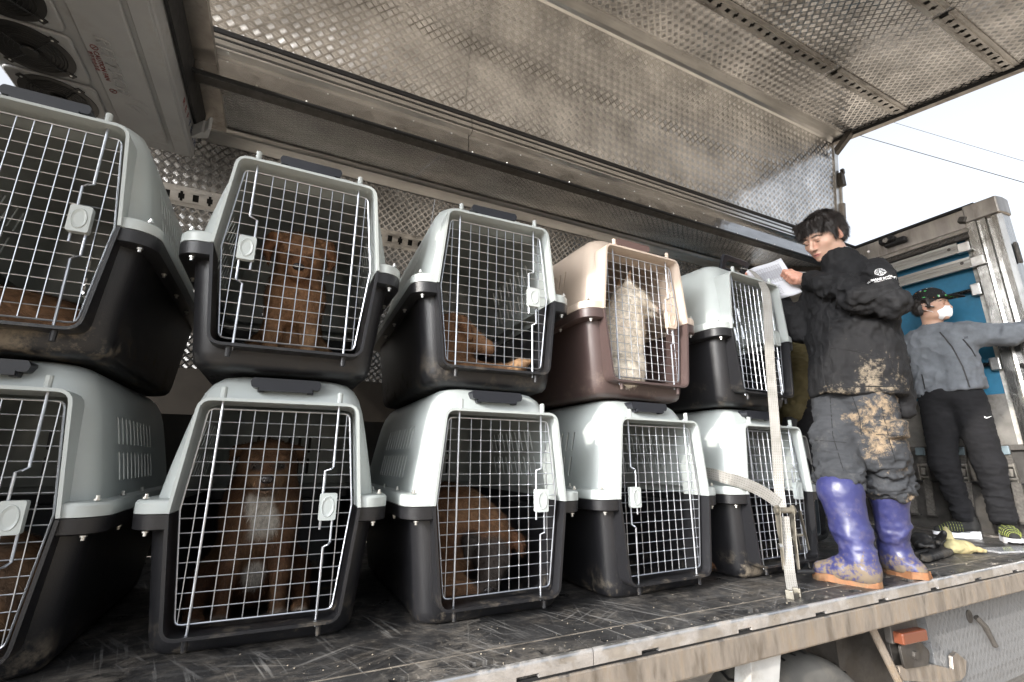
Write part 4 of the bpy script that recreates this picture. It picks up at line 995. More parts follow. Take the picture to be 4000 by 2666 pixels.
for y in fy:
    f = MB(); f.lathe([(.128, -.013), (.128, -.010), (.112, -.008), (.110, .055), (.114, .055), (.118, -.0095)], 40, (-1.0, y, ZU))
    for a in (45, 135, 225, 315): f.box((-1.0+.124*math.cos(rad(a)), y+.124*math.sin(rad(a)), ZU-.0115), (.034, .026, .006), (0, 0, rad(a)))
    fo = f.obj('fan', M['fan_black'], cu, smooth=30)
    g_ = MB()
    for r in (.028, .044, .058, .071, .083, .094, .104): g_.tube([(-1.0+r*math.cos(2*math.pi*k/28), y+r*math.sin(2*math.pi*k/28), ZU-.014-.010*(1-r/.115)) for k in range(28)], .0013, 4, closed=True)
    for k in range(4): a = rad(45+90*k); g_.tube([(-1.0+.02*math.cos(a), y+.02*math.sin(a), ZU-.024), (-1.0+.118*math.cos(a), y+.118*math.sin(a), ZU-.013)], .0024, 4)
    g_.lathe([(.024, -.026), (.026, -.022), (.024, -.018)], 20, (-1.0, y, ZU)); g_.obj('grille', M['fan_black'], fo)
    bl = MB()
    for k in range(5):
        a = 2*math.pi*k/5+y*3
        V = []
        for r, w, tw in ((.03, .020, .6), (.07, .033, .45), (.106, .042, .3)):
            for s_ in (-1, 1):
                aa = a+s_*w/max(r, .05)*.9+(r-.03)*2.5; V.append((-1.0+r*math.cos(aa), y+r*math.sin(aa), ZU+.022+s_*w*tw*.5))
        bl.add(V, [(0, 1, 3, 2), (2, 3, 5, 4)])
    bl.lathe([(.034, .0), (.036, .03), (.034, .04)], 16, (-1.0, y, ZU)); bl.obj('fan_blades', M['fan_black'], fo, smooth=0)
    for a in (45, 135, 225, 315):
        b = MB(); b.add(*dome((-1.0+.128*math.cos(rad(a)), y+.128*math.sin(rad(a)), ZU-.0145), (0, 0, -1), .005)); b.obj('screw', M['zinc'], fo)
    MB().lathe([(.109, .056), (.109, .06)], 30, (-1.0, y, ZU)).obj('fan_back', M['dark_void'], fo)
# lettering: reads along +y, letter tops point to +x, faces down
emb = text_mesh('embossed_name', 'REFTECH', .060, .0035, .0006, .25, spacing=1.32); place_text(emb, (-.765, 1.893, ZU-.0135), (0, 1, 0), (1, 0, 0), M['cool'], cu, 'embossed_name')
lf = MB()
for P in ([(-.757, 2.262), (-.735, 2.290), (-.708, 2.318), (-.716, 2.300), (-.735, 2.275)], [(-.745, 2.262), (-.715, 2.285), (-.683, 2.305), (-.700, 2.276), (-.722, 2.262)], [(-.722, 2.222), (-.690, 2.224), (-.668, 2.250), (-.693, 2.244), (-.715, 2.236)]):
    lf.prism(P, ZU-.0155, ZU-.012, lambda x, y, t: (x, y, t))
for k in range(3): 
    l_ = MB(); l_.v = lf.v[k*10:k*10+10]; l_.f = [tuple(i-k*10 for i in q) for q in lf.f[k*7:k*7+7]]; l_.obj('embossed_leaf', M['cool'], cu, bevel=.0015)
place_text(text_mesh('caution_print', 'CAUTION FAN', .0235, .0004, .0003), (-.7905, 1.982, ZU-.0128), (0, 1, 0), (1, 0, 0), M['red_print'], cu, 'caution_print')
place_text(text_mesh('korean_print', '팬주의!손조심', .0165, .0004, .0002, spacing=1.15), (-.8085, 1.990, ZU-.0128), (0, 1, 0), (1, 0, 0), M['red_print'], cu, 'korean_print')
for y in (1.962, 2.200):
    m = MB(); m.tube([(-.7815+.0115*math.cos(2*math.pi*k/20), y+.0115*math.sin(2*math.pi*k/20), ZU-.0128) for k in range(20)], .0014, 5, closed=True); m.tube([(-.7895, y+.008, ZU-.0128), (-.7735, y-.008, ZU-.0128)], .0012, 5); m.obj('prohibition_sign', M['red_print'], cu)
for i, ch in enumerate('REFTECH'):
    place_text(text_mesh('side_letter', ch, .050, .0004, .0006, .2), (-.5512, 2.225+i*.052, ZU+.045), (0, 1, 0), (0, 0, 1), M['red_print'] if i < 3 else M['blue_print'], cu, 'side_letter')
MB().bb((-.548, 1.0, ZU+.10), (-.535, 2.60, ZU+.27)).obj('edge_gasket', M['black_rubber'], cu, smooth=0)
MB().prism([(-.50, 2.40), (-.488, 2.40), (-.47, 2.36), (-.455, 2.36), (-.475, 2.44), (-.535, 2.47), (-.55, 2.47), (-.55, 2.455), (-.54, 2.45)], ZU+.03, ZU+.10, lambda x, y, t: (x, y, t)).obj('mounting_bracket', M['cool'], cu, bevel=.004)
MB().bb((-1.35, 1.0, 2.262), (-.45, 2.7, 2.30)).obj('hanger_plate', M['alu_frame'], cu, smooth=0)

# ================================================================ ratchet strap round the last stack
w_ = NT('woven_polyester_webbing'); co = w_.coord('UV'); sx = w_.new('SeparateXYZ'); w_.l(co, sx.inputs[0])
dash = w_.math('MULTIPLY', w_.math('LESS_THAN', w_.math('ABSOLUTE', w_.math('SUBTRACT', w_.math('FRACT', w_.math('MULTIPLY', sx.outputs[0], 5.0)), .5)), .09), w_.math('LESS_THAN', w_.math('FRACT', w_.math('MULTIPLY', sx.outputs[1], 85.0)), .55))
rib = w_.math('SINE', w_.math('MULTIPLY', sx.outputs[1], 1500.0)); rib2 = w_.math('SINE', w_.math('MULTIPLY', sx.outputs[0], 75.0))
cc = w_.mix(w_.ramp(w_.noise(w_.coord('Object'), 9, 7, .7), [(.35, 0.0), (.7, 1.0)]), (.34, .33, .31), (.22, .21, .19)); cc = w_.mix(w_.math('MULTIPLY', dash, .85), cc, (.06, .055, .055))
w_.set(cc, .85, 0, w_.bump(w_.math('ADD', rib, rib2), .35, .0012)); M['webbing'] = w_.m
def ribbon(name, pts, dirs, w, parent, th=.0022, mat=None, sub=6):
    """strap through pts; dirs = width direction at each point"""
    P = [Vector(p) for p in pts]; D = [Vector(d).normalized() for d in dirs]; Q = []; E_ = []
    for i in range(len(P)-1):
        p0, p1, p2, p3 = P[max(0, i-1)], P[i], P[i+1], P[min(len(P)-1, i+2)]
        for k in range(sub):
            t = k/sub; Q.append(.5*((2*p1)+(p2-p0)*t+(2*p0-5*p1+4*p2-p3)*t*t+(3*p1-p0-3*p2+p3)*t**3)); E_.append(D[i].lerp(D[i+1], t).normalized())
    Q.append(P[-1]); E_.append(D[-1]); V = []; uv = []; L = 0
    for i, (p, e) in enumerate(zip(Q, E_)):
        t = (Q[min(i+1, len(Q)-1)]-Q[max(i-1, 0)]).normalized(); n_ = t.cross(e).normalized()*th/2
        if i: L += (Q[i]-Q[i-1]).length
        for a, b, s_ in ((-1, 1, 0), (1, 1, 1), (1, -1, 1), (-1, -1, 0)): V.append(p+e*w/2*a+n_*b); uv.append((s_, L))
    F = []
    for i in range(len(Q)-1):
        for k in range(4): F.append((i*4+k, i*4+(k+1) % 4, i*4+4+(k+1) % 4, i*4+4+k))
    F += [(3, 2, 1, 0), tuple((len(Q)-1)*4+k for k in range(4))]
    me = bpy.data.meshes.new(name); me.from_pydata([tuple(v) for v in V], [], F); me.materials.append(mat or M['webbing']); l = me.uv_layers.new()
    for lp in me.loops: l.data[lp.index].uv = uv[lp.vertex_index]
    me.shade_smooth(); me.set_sharp_from_angle(angle=rad(40)); return link(name, me, parent)
rs = empty('ratchet_strap', (0, 0, 0)); tag(rs, 'pale webbing strap with a worn ratchet buckle pulled over the last crate stack', 'strap')
ex = (.80, -.52, 0)
ribbon('upright_webbing', [(2.20, 1.60, 1.535), (2.205, 1.545, 1.500), (2.20, 1.490, 1.40), (2.185, 1.470, 1.30), (2.134, 1.462, .995), (2.08, 1.448, .62), (2.028, 1.432, .345), (2.02, 1.424, .30)], [(1, .1, 0), (1, .0, 0), (.9, -.3, .0), ex, ex, ex, ex, ex], .043, rs)
ribbon('side_webbing', [(1.775, 1.90, .452), (1.775, 1.62, .45), (1.782, 1.50, .43), (1.85, 1.466, .408), (1.945, 1.446, .368), (2.015, 1.430, .320)], [(0, 0, 1), (0, 0, 1), (0, -.25, 1), (.1, -.3, 1), (.35, -.25, .9), (.55, -.2, .8)], .050, rs)
ribbon('anchor_webbing', [(2.005, 1.408, .27), (1.985, 1.398, .16), (1.915, 1.352, .055), (1.835, 1.292, .012)], [ex]*4, .042, rs)
rt = MB()
A, B = Vector((2.012, 1.405, .295)), Vector((1.955, 1.372, .062)); dv = (B-A).normalized(); side = Vector((.85, -.35, 0)).normalized(); fr = dv.cross(side).normalized()
R3 = Matrix((side, fr, dv)).transposed()
for q in (-.031, .031):
    P = [(0, -.022), (.02, -.008), (.016, .05), (.011, .12), (.010, .235), (-.010, .235), (-.014, .12), (-.024, .06), (-.022, -.005)]
    rt.prism(P, q-.0017, q+.0017, lambda x, y, t: A+side*t+fr*x+dv*y)
plates = rt.obj('ratchet_frame', metal('worn_galvanised_ratchet', (.36, .34, .29), .45, dirt=(.13, .105, .07), damt=.6), rs, smooth=0, bevel=.0012)
M['rat'] = plates.data.materials[0]
MB().tube([A-side*.045, A+side*.045], .0125, 14).obj('spool', M['rat'], plates)
for q in (-.036, .036): MB().lathe([(.021, -.002), (.021, .002)], 18, (0, 0, 0), 'x').obj('ratchet_wheel', M['rat'], plates).matrix_local = (Matrix.Translation(A+side*q) @ R3.to_4x4())
hl_ = MB(); A2 = A+fr*-.004
hd = (dv*.9+side*.36+fr*-.35).normalized()
for q in (-.020, .020):
    hl_.prism([(-.010, 0), (.010, 0), (.008, .10), (.006, .17), (-.006, .17), (-.008, .10)], q-.0016, q+.0016, lambda x, y, t: A+side*(t+.052)+fr*(x-.01)+hd*y)
hl_.obj('ratchet_handle', M['rat'], rs, smooth=0, bevel=.001)
MB().tube([A+side*.03+dv*.10+fr*-.012, A+side*.075+dv*.10+fr*-.012], .006, 8).obj('pawl', M['rat'], plates)
MB().tube([B+side*.02, B+side*.10+fr*-.01], .008, 10).obj('grip_bar', M['black_rubber'], rs)
MB().tube([A+dv*.145-side*.045, A+dv*.145-side*.028], .012, 6).obj('bolt', M['zinc'], plates)
MB().box((1.820, 1.280, .010), (.058, .022, .020), (0, 0, .25)).box((1.79, 1.275, .016), (.010, .03, .032), (0, 0, .25)).box((1.848, 1.286, .016), (.010, .03, .032), (0, 0, .25)).obj('floor_hook', M['rat'], rs, bevel=.003)

# ================================================================ under the bed
tyre_m = simple('dusty_tyre_rubber', (.10, .097, .09), .8, var=.25, nscale=8, dirt=(.20, .18, .15), dirt_amt=.6, dscale=2.5)
wh = part(empty('wheel')); wh.location = Vector((1.9, 1.44, -.68))-TL
t_ = MB(); prof = [(.27, -.12), (.33, -.135), (.40, -.135), (.432, -.118), (.447, -.085), (.452, 0), (.447, .085), (.432, .118), (.40, .135), (.33, .135), (.27, .12)]
t_.lathe(prof, 64, (0, 0, 0), 'y'); ty = t_.obj('tyre', tyre_m, wh, smooth=40)
gr = MB()
for k in range(44):
    a0 = 2*math.pi*k/44
    for y0, y1, da in ((-.085, -.03, .05), (-.03, .03, -.05), (.03, .085, .05)):
        gr.add([(.4535*math.sin(a0+s1*da*.5+w*.012), yy, .4535*math.cos(a0+s1*da*.5+w*.012)) for yy, s1 in ((y0, -1), (y1, 1)) for w in (-1, 1)], [(0, 1, 3, 2)])
tag(gr.obj('tread_groove', M['black_rubber'], ty, smooth=0, fixn=False), kind='stuff')
MB().lathe([(.02, -.06), (.10, -.06), (.13, -.03), (.24, -.02), (.265, -.11), (.275, -.11), (.275, .10), (.02, .10)], 40, (0, 0, 0), 'y').obj('rim', M['alu_frame'], wh)
wh2 = copy_tree(wh, truck); wh2.location = Vector((.92, 1.44, -.68))-TL
part(MB().prism([(1.50, -.125), (1.655, -.125), (1.60, -.30), (1.55, -.42), (1.42, -.42), (1.47, -.26)], 1.235, 1.30, lambda x, z, t: (x, t, z)).obj('mudguard_stay', simple('chipped_white_paint', (.42, .42, .41), .5, var=.15, dirt=(.22, .20, .17), dirt_amt=.4), bevel=.004))
part(MB().tube([(2.31, 1.30, -.16), (2.46, 1.30, -.42), (2.62, 1.32, -.68)], .016, 8).obj('brace_rod', M['alu_dirty']))
part(MB().bb((2.30, 1.45, -.62), (2.72, 2.3, -.06)).obj('chassis_crossmember', M['steel_dark'], smooth=0))
# grey tread plate box with swing handle
box = part(empty('tool_locker')); box.location = -TL
M['grey_tread'] = tread_plate('grey_painted_tread_plate', (.3, .3, .3), size=.03); nt = M['grey_tread'].node_tree; pb = nt.nodes['Principled BSDF']
for l in list(pb.inputs['Metallic'].links)+list(pb.inputs['Base Color'].links)+list(pb.inputs['Roughness'].links): nt.links.remove(l)
pb.inputs['Metallic'].default_value = 0; pb.inputs['Base Color'].default_value = (.17, .172, .175, 1); pb.inputs['Roughness'].default_value = .5
prf = [(1.62, -.14), (1.36, -.14), (1.33, -.20), (1.315, -.48), (1.32, -.56), (1.36, -.62), (1.62, -.66)]
L_ = [0]
for i in range(1, len(prf)): L_.append(L_[-1]+math.dist(prf[i], prf[i-1]))
V = [(x, y, z) for x in (2.80, 4.05) for y, z in prf]; n = len(prf)
F = [(i, i+1, n+i+1, n+i) for i in range(n-1)]+[tuple(range(n))[::-1], tuple(range(n, 2*n))]
me = bpy.data.meshes.new('locker_body'); me.from_pydata(V, [], F); me.materials.append(M['grey_tread']); uvl = me.uv_layers.new()
for lp in me.loops: i = lp.vertex_index; uvl.data[lp.index].uv = (30+V[i][0], 30+L_[i % n])
link('locker_body', me, box)
MB().lathe([(.030, -.0), (.030, .012), (.022, .018)], 18, (3.20, 1.325, -.245), 'y').obj('lock_rose', M['steel_dark'], box).rotation_euler = (0, 0, 0)
MB().tube([(3.20, 1.30, -.24), (3.23, 1.285, -.28), (3.28, 1.285, -.36), (3.29, 1.285, -.375)], [.013, .013, .011, .012], 8).obj('swing_handle', M['steel_dark'], box)
# amber marker lamp
am = part(empty('marker_lamp')); am.location = -TL
ab = NT('amber_lens'); ab.set((.16, .05, .026), .25, 0, ab.bump(ab.noise(ab.coord('Object', scale=(40, 1, 1)), 8, 1), .2, .002))
MB().box((2.50, 1.255, -.213), (.19, .045, .045), (0, .04, 0)).obj('lens', ab.m, am, bevel=.008)
MB().box((2.50, 1.285, -.19), (.21, .03, .09)).obj('bracket', M['steel_dark'], am, bevel=.004)
# tow hook latch
hk = part(empty('gate_latch')); hk.location = -TL
MB().prism(rnd_poly([(2.45, -.235), (2.66, -.255), (2.76, -.33), (2.72, -.385), (2.46, -.355)], .02, 3), 1.315, 1.33, lambda x, z, t: (x, t, z)).obj('back_plate', M['steel_dark'], hk, bevel=.003)
MB().prism(rnd_poly([(2.47, -.25), (2.62, -.262), (2.68, -.30), (2.66, -.36), (2.48, -.345)], .02, 3), 1.285, 1.297, lambda x, z, t: (x, t, z)).obj('side_plate', M['steel_dark'], hk, bevel=.003)
MB().prism([(2.46, -.335), (2.70, -.365), (2.82, -.395), (2.885, -.415), (2.90, -.365), (2.945, -.355), (3.02, -.40), (2.985, -.455), (2.93, -.468), (2.80, -.455), (2.62, -.42), (2.45, -.385)], 1.297, 1.315, lambda x, z, t: (x, t, z)).obj('hook_arm', M['alu_dirty'], hk, bevel=.004)
MB().lathe([(.018, -.008), (.018, .008)], 6, (2.565, 1.282, -.305), 'y').obj('pivot_bolt', M['steel_dark'], hk)

# ================================================================ overhead wires far behind
for nm, lab, a, b, r in (('overhead_wire', 'lower thin dark overhead wire crossing the white sky', (14, 5.892, 9.43), (14, 3.156, 6.522), .009), ('overhead_wire', 'upper faint overhead wire crossing the white sky', (14, 5.097, 9.279), (14, 3.062, 7.007), .005)):
    a, b = Vector(a), Vector(b); d = b-a
    # the wires run away obliquely: give them length on both sides and a little sag
    pts = []
    for k in range(25): t = -2.2+k*.26; p = a+d*t; p.x += (t-.5)*1.2; p.z += .02*(t-.5)**2; pts.append(p)
    tag(MB().tube(pts, r, 5).obj('overhead_wire', M['black_rubber']), lab, 'wire', 'overhead wires')
# ================================================================ people
from mathutils.bvhtree import BVHTree
def cloth(name, base, mud=(.30, .215, .13), rough=.85, weave=.35, wscale=700, dust=.10, mudthr=.55, fine=34):
    """cloth with dust specks everywhere and caked mud where the Col attribute says so (red = mud amount)"""
    t = NT(name); co = t.coord('Object'); a = t.new('Attribute', attribute_name='Col'); sp = t.new('SeparateColor'); t.l(a.outputs['Color'], sp.inputs[0])
    c = t.mix(t.ramp(t.noise(co, 7, 6, .65), [(.3, 0.0), (.7, 1.0)]), tuple(x*.8 for x in base), tuple(x*1.25 for x in base))
    d = t.ramp(t.noise(co, 16, 9, .75), [(.55, 0.0), (.80, dust)]); c = t.mix(d, c, (.27, .25, .22))
    nz = t.math('ADD', t.math('MULTIPLY', t.ramp(t.noise(co, 11, 10, .78, .6), [(.30, 0.0), (.70, 1.0)]), .62), t.math('MULTIPLY', t.ramp(t.noise(co, fine*1.6, 8, .75, .3), [(.30, 0.0), (.70, 1.0)]), .38))
    f = t.math('SUBTRACT', nz, t.math('SUBTRACT', 1.0, sp.outputs[0])); f = t.ramp(t.math('ADD', t.math('MULTIPLY', f, 3.2), .5), [(.3, 0.0), (1.0, .80)])
    mc = t.mix(t.ramp(t.noise(co, 40, 6, .7), [(.3, 0.0), (.7, 1.0)]), tuple(x*.7 for x in mud), tuple(min(1, x*1.35) for x in mud))
    c = t.mix(f, c, mc)
    nm = t.bump(t.noise(co, wscale, 2), weave, .001); nm = t.bump(t.noise(co, 60, 6, .7), .25, .004, nm)
    return t.set(c, t.mix(f, rough, .95), 0, nm, Specular_IOR_Level=.25)
def folds(V, N, amp, sc, seed=0, ridge=True, mask=None):
    n = fbm(V*np.array(sc), seed, 3); n = (1-np.abs(2*n-1))**2 if ridge else n
    a = amp*(n-n.mean()); a = a if mask is None else a*mask; return V+N*a[:, None]
def cloth_obj(name, sdf, mat, parent, fold=(), mud=None, rel=2):
    V, Q = sdf.mesh(); V = relax(V, Q, rel)
    for amp, sc, seed, mk in fold: V = folds(V, vnormals(V, Q), amp, sc, seed, True, mk(V) if mk else None)
    me = np_mesh(name, V, Q, mat); C = np.zeros((len(V), 3)); C[:, 0] = np.clip(mud(V), 0, 1) if mud else 0; set_col(me, C)
    o = link(name, me, parent); return o, V, Q
def bvh(V, Q): return BVHTree.FromPolygons([tuple(v) for v in V], [tuple(q) for q in Q])
def seam(tree, path, r, parent, mat, name='seam', off=-.0005, step=10):
    P = []
    for i in range(len(path)-1):
        for k in range(step+(i == len(path)-2)):
            t = k/step; s_, z_ = path[i][0]*(1-t)+path[i+1][0]*t, path[i][1]*(1-t)+path[i+1][1]*t
            hit = tree.ray_cast(Vector((s_, -2, z_)), Vector((0, 1, 0)))
            if hit[0] is not None: P.append(hit[0]+hit[1]*off)
    if len(P) > 2: return MB().tube(P, r, 5).obj(name, mat, parent)
def wrap_text(tree, me, s0, z0, mat, parent, name, off=.0012, rot=0.0, thin=.0006):
    """drape flat lettering over the cloth along the depth axis"""
    bm = bmesh.new(); bm.from_mesh(me); bmesh.ops.subdivide_edges(bm, edges=[e for e in bm.edges if e.calc_length() > .006], cuts=2); bmesh.ops.triangulate(bm, faces=bm.faces)
    c, s_ = math.cos(rot), math.sin(rot)
    for v in bm.verts:
        x, z = s0+v.co.x*c-v.co.y*s_, z0+v.co.x*s_+v.co.y*c; hit = tree.ray_cast(Vector((x, -2, z)), Vector((0, 1, 0)))
        n_ = Vector((0, -1, 0)); p = hit[0] if hit[0] is not None else Vector((x, -.2, z)); v.co = p+n_*(off+max(0, v.co.z)*.3)
    bm.to_mesh(me); bm.free(); me.materials.clear(); me.materials.append(mat); return link(name, me, parent)

def head_sdf(s, T, neck_to, narrow=1.0, nose=1.0, rs=1.0):
    """T: 4x4 from head space (face towards -y, eyes at z=0, +x its left) to person space"""
    T3 = T.to_3x3(); P = lambda x, y, z: tuple(T @ Vector((x*narrow, y, z))); rot = lambda *e: T3 @ Euler((tuple(e)+(0, 0, 0))[:3]).to_matrix()
    E_ = lambda c, r, e=(0, 0, 0), k=.02, sub=False: s.ell(P(*c), r, rot(*e), k, sub)
    E_((0, .018, .035), (.075*narrow, .094, .084), k=.02); E_((0, -.022, -.030), (.065*narrow, .066, .070), k=.03); E_((0, -.040, -.070), (.048*narrow, .046, .042), k=.03)
    for q in (-1, 1):
        E_((q*.040, -.052, -.022), (.026, .026, .022), k=.025); E_((q*.050, -.012, -.072), (.016, .034, .024), k=.025)
    E_((0, -.074, -.098), (.020, .017, .015), k=.02)
    E_((0, -.073, .030), (.048*narrow, .018, .014), k=.025)
    s.cap(P(0, -.086, .010), P(0, -.108*nose, -.030), .0075, .0105, .012); E_((0, -.105*nose, -.034), (.0105, .010, .009), k=.008)
    for q in (-1, 1): E_((q*.0115, -.096, -.037), (.0075, .009, .0065), k=.006)
    E_((0, -.088, -.0635), (.021, .010, .0055), k=.006); E_((0, -.087, -.0735), (.018, .010, .0065), k=.006)
    E_((0, -.099, -.0682), (.022, .006, .0014), k=.003, sub=True)
    for q in (-1, 1):
        E_((q*.0315, -.089, .006), (.017, .010, .0085), (0, 0, -q*.3), k=.012, sub=True)
        E_((q*.0315, -.0755, .001), (.0135, .0125, .0125), k=.006)
        E_((q*.0315, -.090, -.0035), (.012, .005, .0016), (0, 0, -q*.35), k=.003, sub=True)
        E_((q*.0315, -.082, .012), (.016, .010, .0045), (0, 0, -q*.3), k=.008)
        E_((q*.079*narrow, .016, -.006), (.0075, .019, .031), (0, -q*.18, q*.35), k=.006); E_((q*.087*narrow, .012, .0), (.006, .0115, .020), (0, -q*.18, q*.35), k=.005, sub=True)
        E_((q*.080*narrow, .006, -.030), (.006, .009, .010), k=.006)
    a, b = P(0, .028, -.06), neck_to; s.cap(a, b, .052*rs, .060*rs, .035)
def head_cols(V, T, skin, hairline=True, lips=(.40, .17, .145)):
    I = np.array(T.inverted()); H = V@I[:3, :3].T+I[:3, 3]; x, y, z = H.T; C = np.tile(np.array(skin), (len(V), 1)); one = lambda c: np.tile(np.array(c), (len(V), 1))
    C = lerp(C, one((skin[0]*1.12, skin[1]*.86, skin[2]*.84)), sm(-np.linalg.norm((H-np.array((0, -.06, -.025)))/np.array((.075, .05, .028)), axis=1), -1, -.5)*.45)
    C = lerp(C, one((skin[0]*1.1, skin[1]*.78, skin[2]*.74)), sm(np.abs(x), .076, .082)*.6)
    lip = sm(-np.hypot(x/.0235, (z+.0685)/.0105), -1.05, -.75)*sm(-y, .080, .086); C = lerp(C, one(lips), lip)
    C = lerp(C, one((.05, .02, .018)), sm(-np.hypot(x/.021, (z+.0682)/.0018), -1.2, -.6)*sm(-y, .080, .085))
    for q in (-1, 1):
        xb = (x-q*.033)*q; br = sm(-np.abs(xb), -.024, -.017)*sm(-np.abs(z-(.0265+.10*(xb+.005)-2.2*np.maximum(xb-.006, 0)**1.2)), -.0058, -.0032)*sm(-y, .058, .066); C = lerp(C, one((.030, .022, .018)), br*.92)
        ey = sm(-np.hypot((x-q*.0315)/.0145, (z+.0040)/.0030), -1.15, -.6)*sm(-y, .070, .076); C = lerp(C, one((.018, .012, .010)), ey)
        C = lerp(C, one((skin[0]*.75, skin[1]*.62, skin[2]*.58)), sm(-np.hypot((x-q*.0315)/.019, (z-.006)/.010), -1.1, -.5)*sm(-y, .068, .075)*.30)
        C = lerp(C, one((skin[0]*.4, skin[1]*.28, skin[2]*.25)), sm(-np.hypot((x-q*.0105)/.0055, (z+.0415)/.0032), -1.2, -.6)*sm(-y, .088, .094))
    return C
M['skin'] = vcol_mat('skin', .48, .10, 420, .06, 30, .45, .12)
M['hairmat'] = vcol_mat('black_hair', .45, .25, 300, .3, 40, .5)
def headT(pos, yaw, pitch, roll):
    return Matrix.Translation(Vector(pos)) @ Euler((0, 0, yaw)).to_matrix().to_4x4() @ Euler((0, roll, 0)).to_matrix().to_4x4() @ Euler((pitch, 0, 0)).to_matrix().to_4x4()
def hair_obj(T, parent, seed=3, dens=15000, fringe=True):
    s = SDF(.0045); T3 = T.to_3x3(); P = lambda x, y, z: tuple(T @ Vector((x, y, z))); rot = lambda *e: T3 @ Euler((tuple(e)+(0, 0, 0))[:3]).to_matrix()
    s.ell(P(0, .026, .052), (.088, .104, .084), rot(), .02); s.ell(P(0, .060, .0), (.080, .066, .085), rot(), .03)
    for q in (-1, 1): s.cap(P(q*.079, -.005, .045), P(q*.080, -.012, -.012), .014, .008, .015)
    s.box(P(0, -.088, -.045), (.078, .060, .075), rot(-.10), .02, .012, True)
    s.ell(P(0, -.03, -.06), (.066, .072, .08), rot(), .01, True)
    for q in (-1, 1): s.ell(P(q*.090, .020, -.008), (.026, .034, .046), rot(), .01, True); s.cap(P(q*.079, -.008, .03), P(q*.078, -.010, -.018), .010, .005, .008)
    s.box(P(0, .05, -.115), (.12, .12, .05), rot(.3), .01, .01, True)
    if fringe:
        for x0, x1, z1 in ((-.062, -.068, .040), (-.045, -.055, .040), (-.028, -.040, .034), (-.012, -.026, .036), (.004, -.012, .040), (.022, .006, .046), (.040, .026, .050), (.056, .046, .048), (.068, .064, .040)):
            s.cap(P(x0, -.062, .095), P(x1, -.088+abs(x1)*.30, z1+.012), .019, .009, .012); s.cap(P(x1, -.088+abs(x1)*.30, z1+.012), P(x1-.006, -.088+abs(x1)*.32, z1-.004), .008, .003, .006)
    V, Q = s.mesh(); V = relax(V, Q, 1); I = np.array(T.inverted()); Hc = V@I[:3, :3].T+I[:3, 3]
    V = folds(V, vnormals(V, Q), .010, (55, 55, 22), seed); C = np.tile(np.array((.016, .013, .012)), (len(V), 1))*(.7+.8*fbm(V*60, 4)[:, None])
    me = np_mesh('hair', V, Q, M['hairmat']); set_col(me, C); o = link('hair', me, parent)
    R = np.array(T3); 
    def flow(Pt):
        h = (Pt@I[:3, :3].T+I[:3, 3]); f = np.stack([h[:, 0]*3, (h[:, 1]-.045)*5, -.75+0*h[:, 0]], 1); return f@R.T
    link('strands', fur_mesh('strands', V, Q, C*1.5, dens, .034, .0016, flow, M['hairmat'], .26, seed, clump=3.5), o); return o

# ---------------------------------------------------------------- person reading the sheet beside the last stack
pr = empty('person', (2.4, 1.36, 0), math.atan2(-.87002, .49301)); tag(pr, 'person in black muddy jacket and blue rubber boots reading a paper sheet', 'person')
T1 = headT((.083, .0, 1.640), rad(-40), rad(29), rad(7))
s = SDF(.0042); head_sdf(s, T1, (.150, .045, 1.44))
s.cap((.15, .04, 1.44), (.15, .03, 1.30), .07, .10, .04); s.chain([(.03, .15, 1.36), (-.09, .145, 1.215), (-.19, .21, 1.39), (-.275, .24, 1.49)], [.05, .042, .032, .026], .03); s.chain([(.26, -.02, 1.37), (.290, -.15, 1.19), (.04, -.06, 1.375), (-.025, .02, 1.428)], [.05, .042, .034, .027], .03)
# near hand: back of the hand towards the camera, four fingers bent over the sheet, thumb behind it
s.ell((-.062, .042, 1.456), (.044, .020, .036), (0, .55, -.35), k=.02)
ed = Vector((.071, -.02, -.227)).normalized()
for i, (L, o_) in enumerate(((.040, 0), (.044, .0185), (.041, .037), (.032, .054))):
    b = Vector((-.083, .033, 1.500))+ed*o_+Vector((.006*i, 0, 0)); m_ = b+Vector((-.030-.1*(L-.04), -.006, .004)); t_ = m_+Vector((-.014, .028, -.012)); e_ = t_+Vector((.014, .018, -.004))
    s.chain([tuple(Vector((-.055, .04, 1.475))+ed*o_*.8), tuple(b), tuple(m_), tuple(t_), tuple(e_)], [.012, .0112, .0100, .0088, .0078], .006)
s.chain([(-.055, .055, 1.455), (-.070, .085, 1.490), (-.095, .100, 1.515)], [.015, .011, .009], .008)
# far hand holding the left edge of the sheet
s.ell((-.300, .245, 1.515), (.030, .022, .040), (0, -.4, 0), k=.015)
for i in range(4): s.chain([(-.302+.004*i, .235, 1.545-.014*i), (-.325, .225, 1.580-.017*i), (-.318, .205, 1.600-.018*i)], [.011, .010, .008], .006)
s.chain([(-.29, .245, 1.52), (-.300, .255, 1.56), (-.315, .235, 1.60)], [.013, .011, .009], .008)
V, Q = s.mesh(); V = relax(V, Q, 1, .4); C = head_cols(V, T1, (.50, .315, .235))
hm_ = V[:, 2] < 1.53; kn = sm(fbm(V*120, 3), .5, .75)*.25; C[hm_] *= (1-kn[hm_])[:, None]
me = np_mesh('body', V, Q, M['skin']); set_col(me, C); link('body', me, pr)
hair_obj(T1, pr)
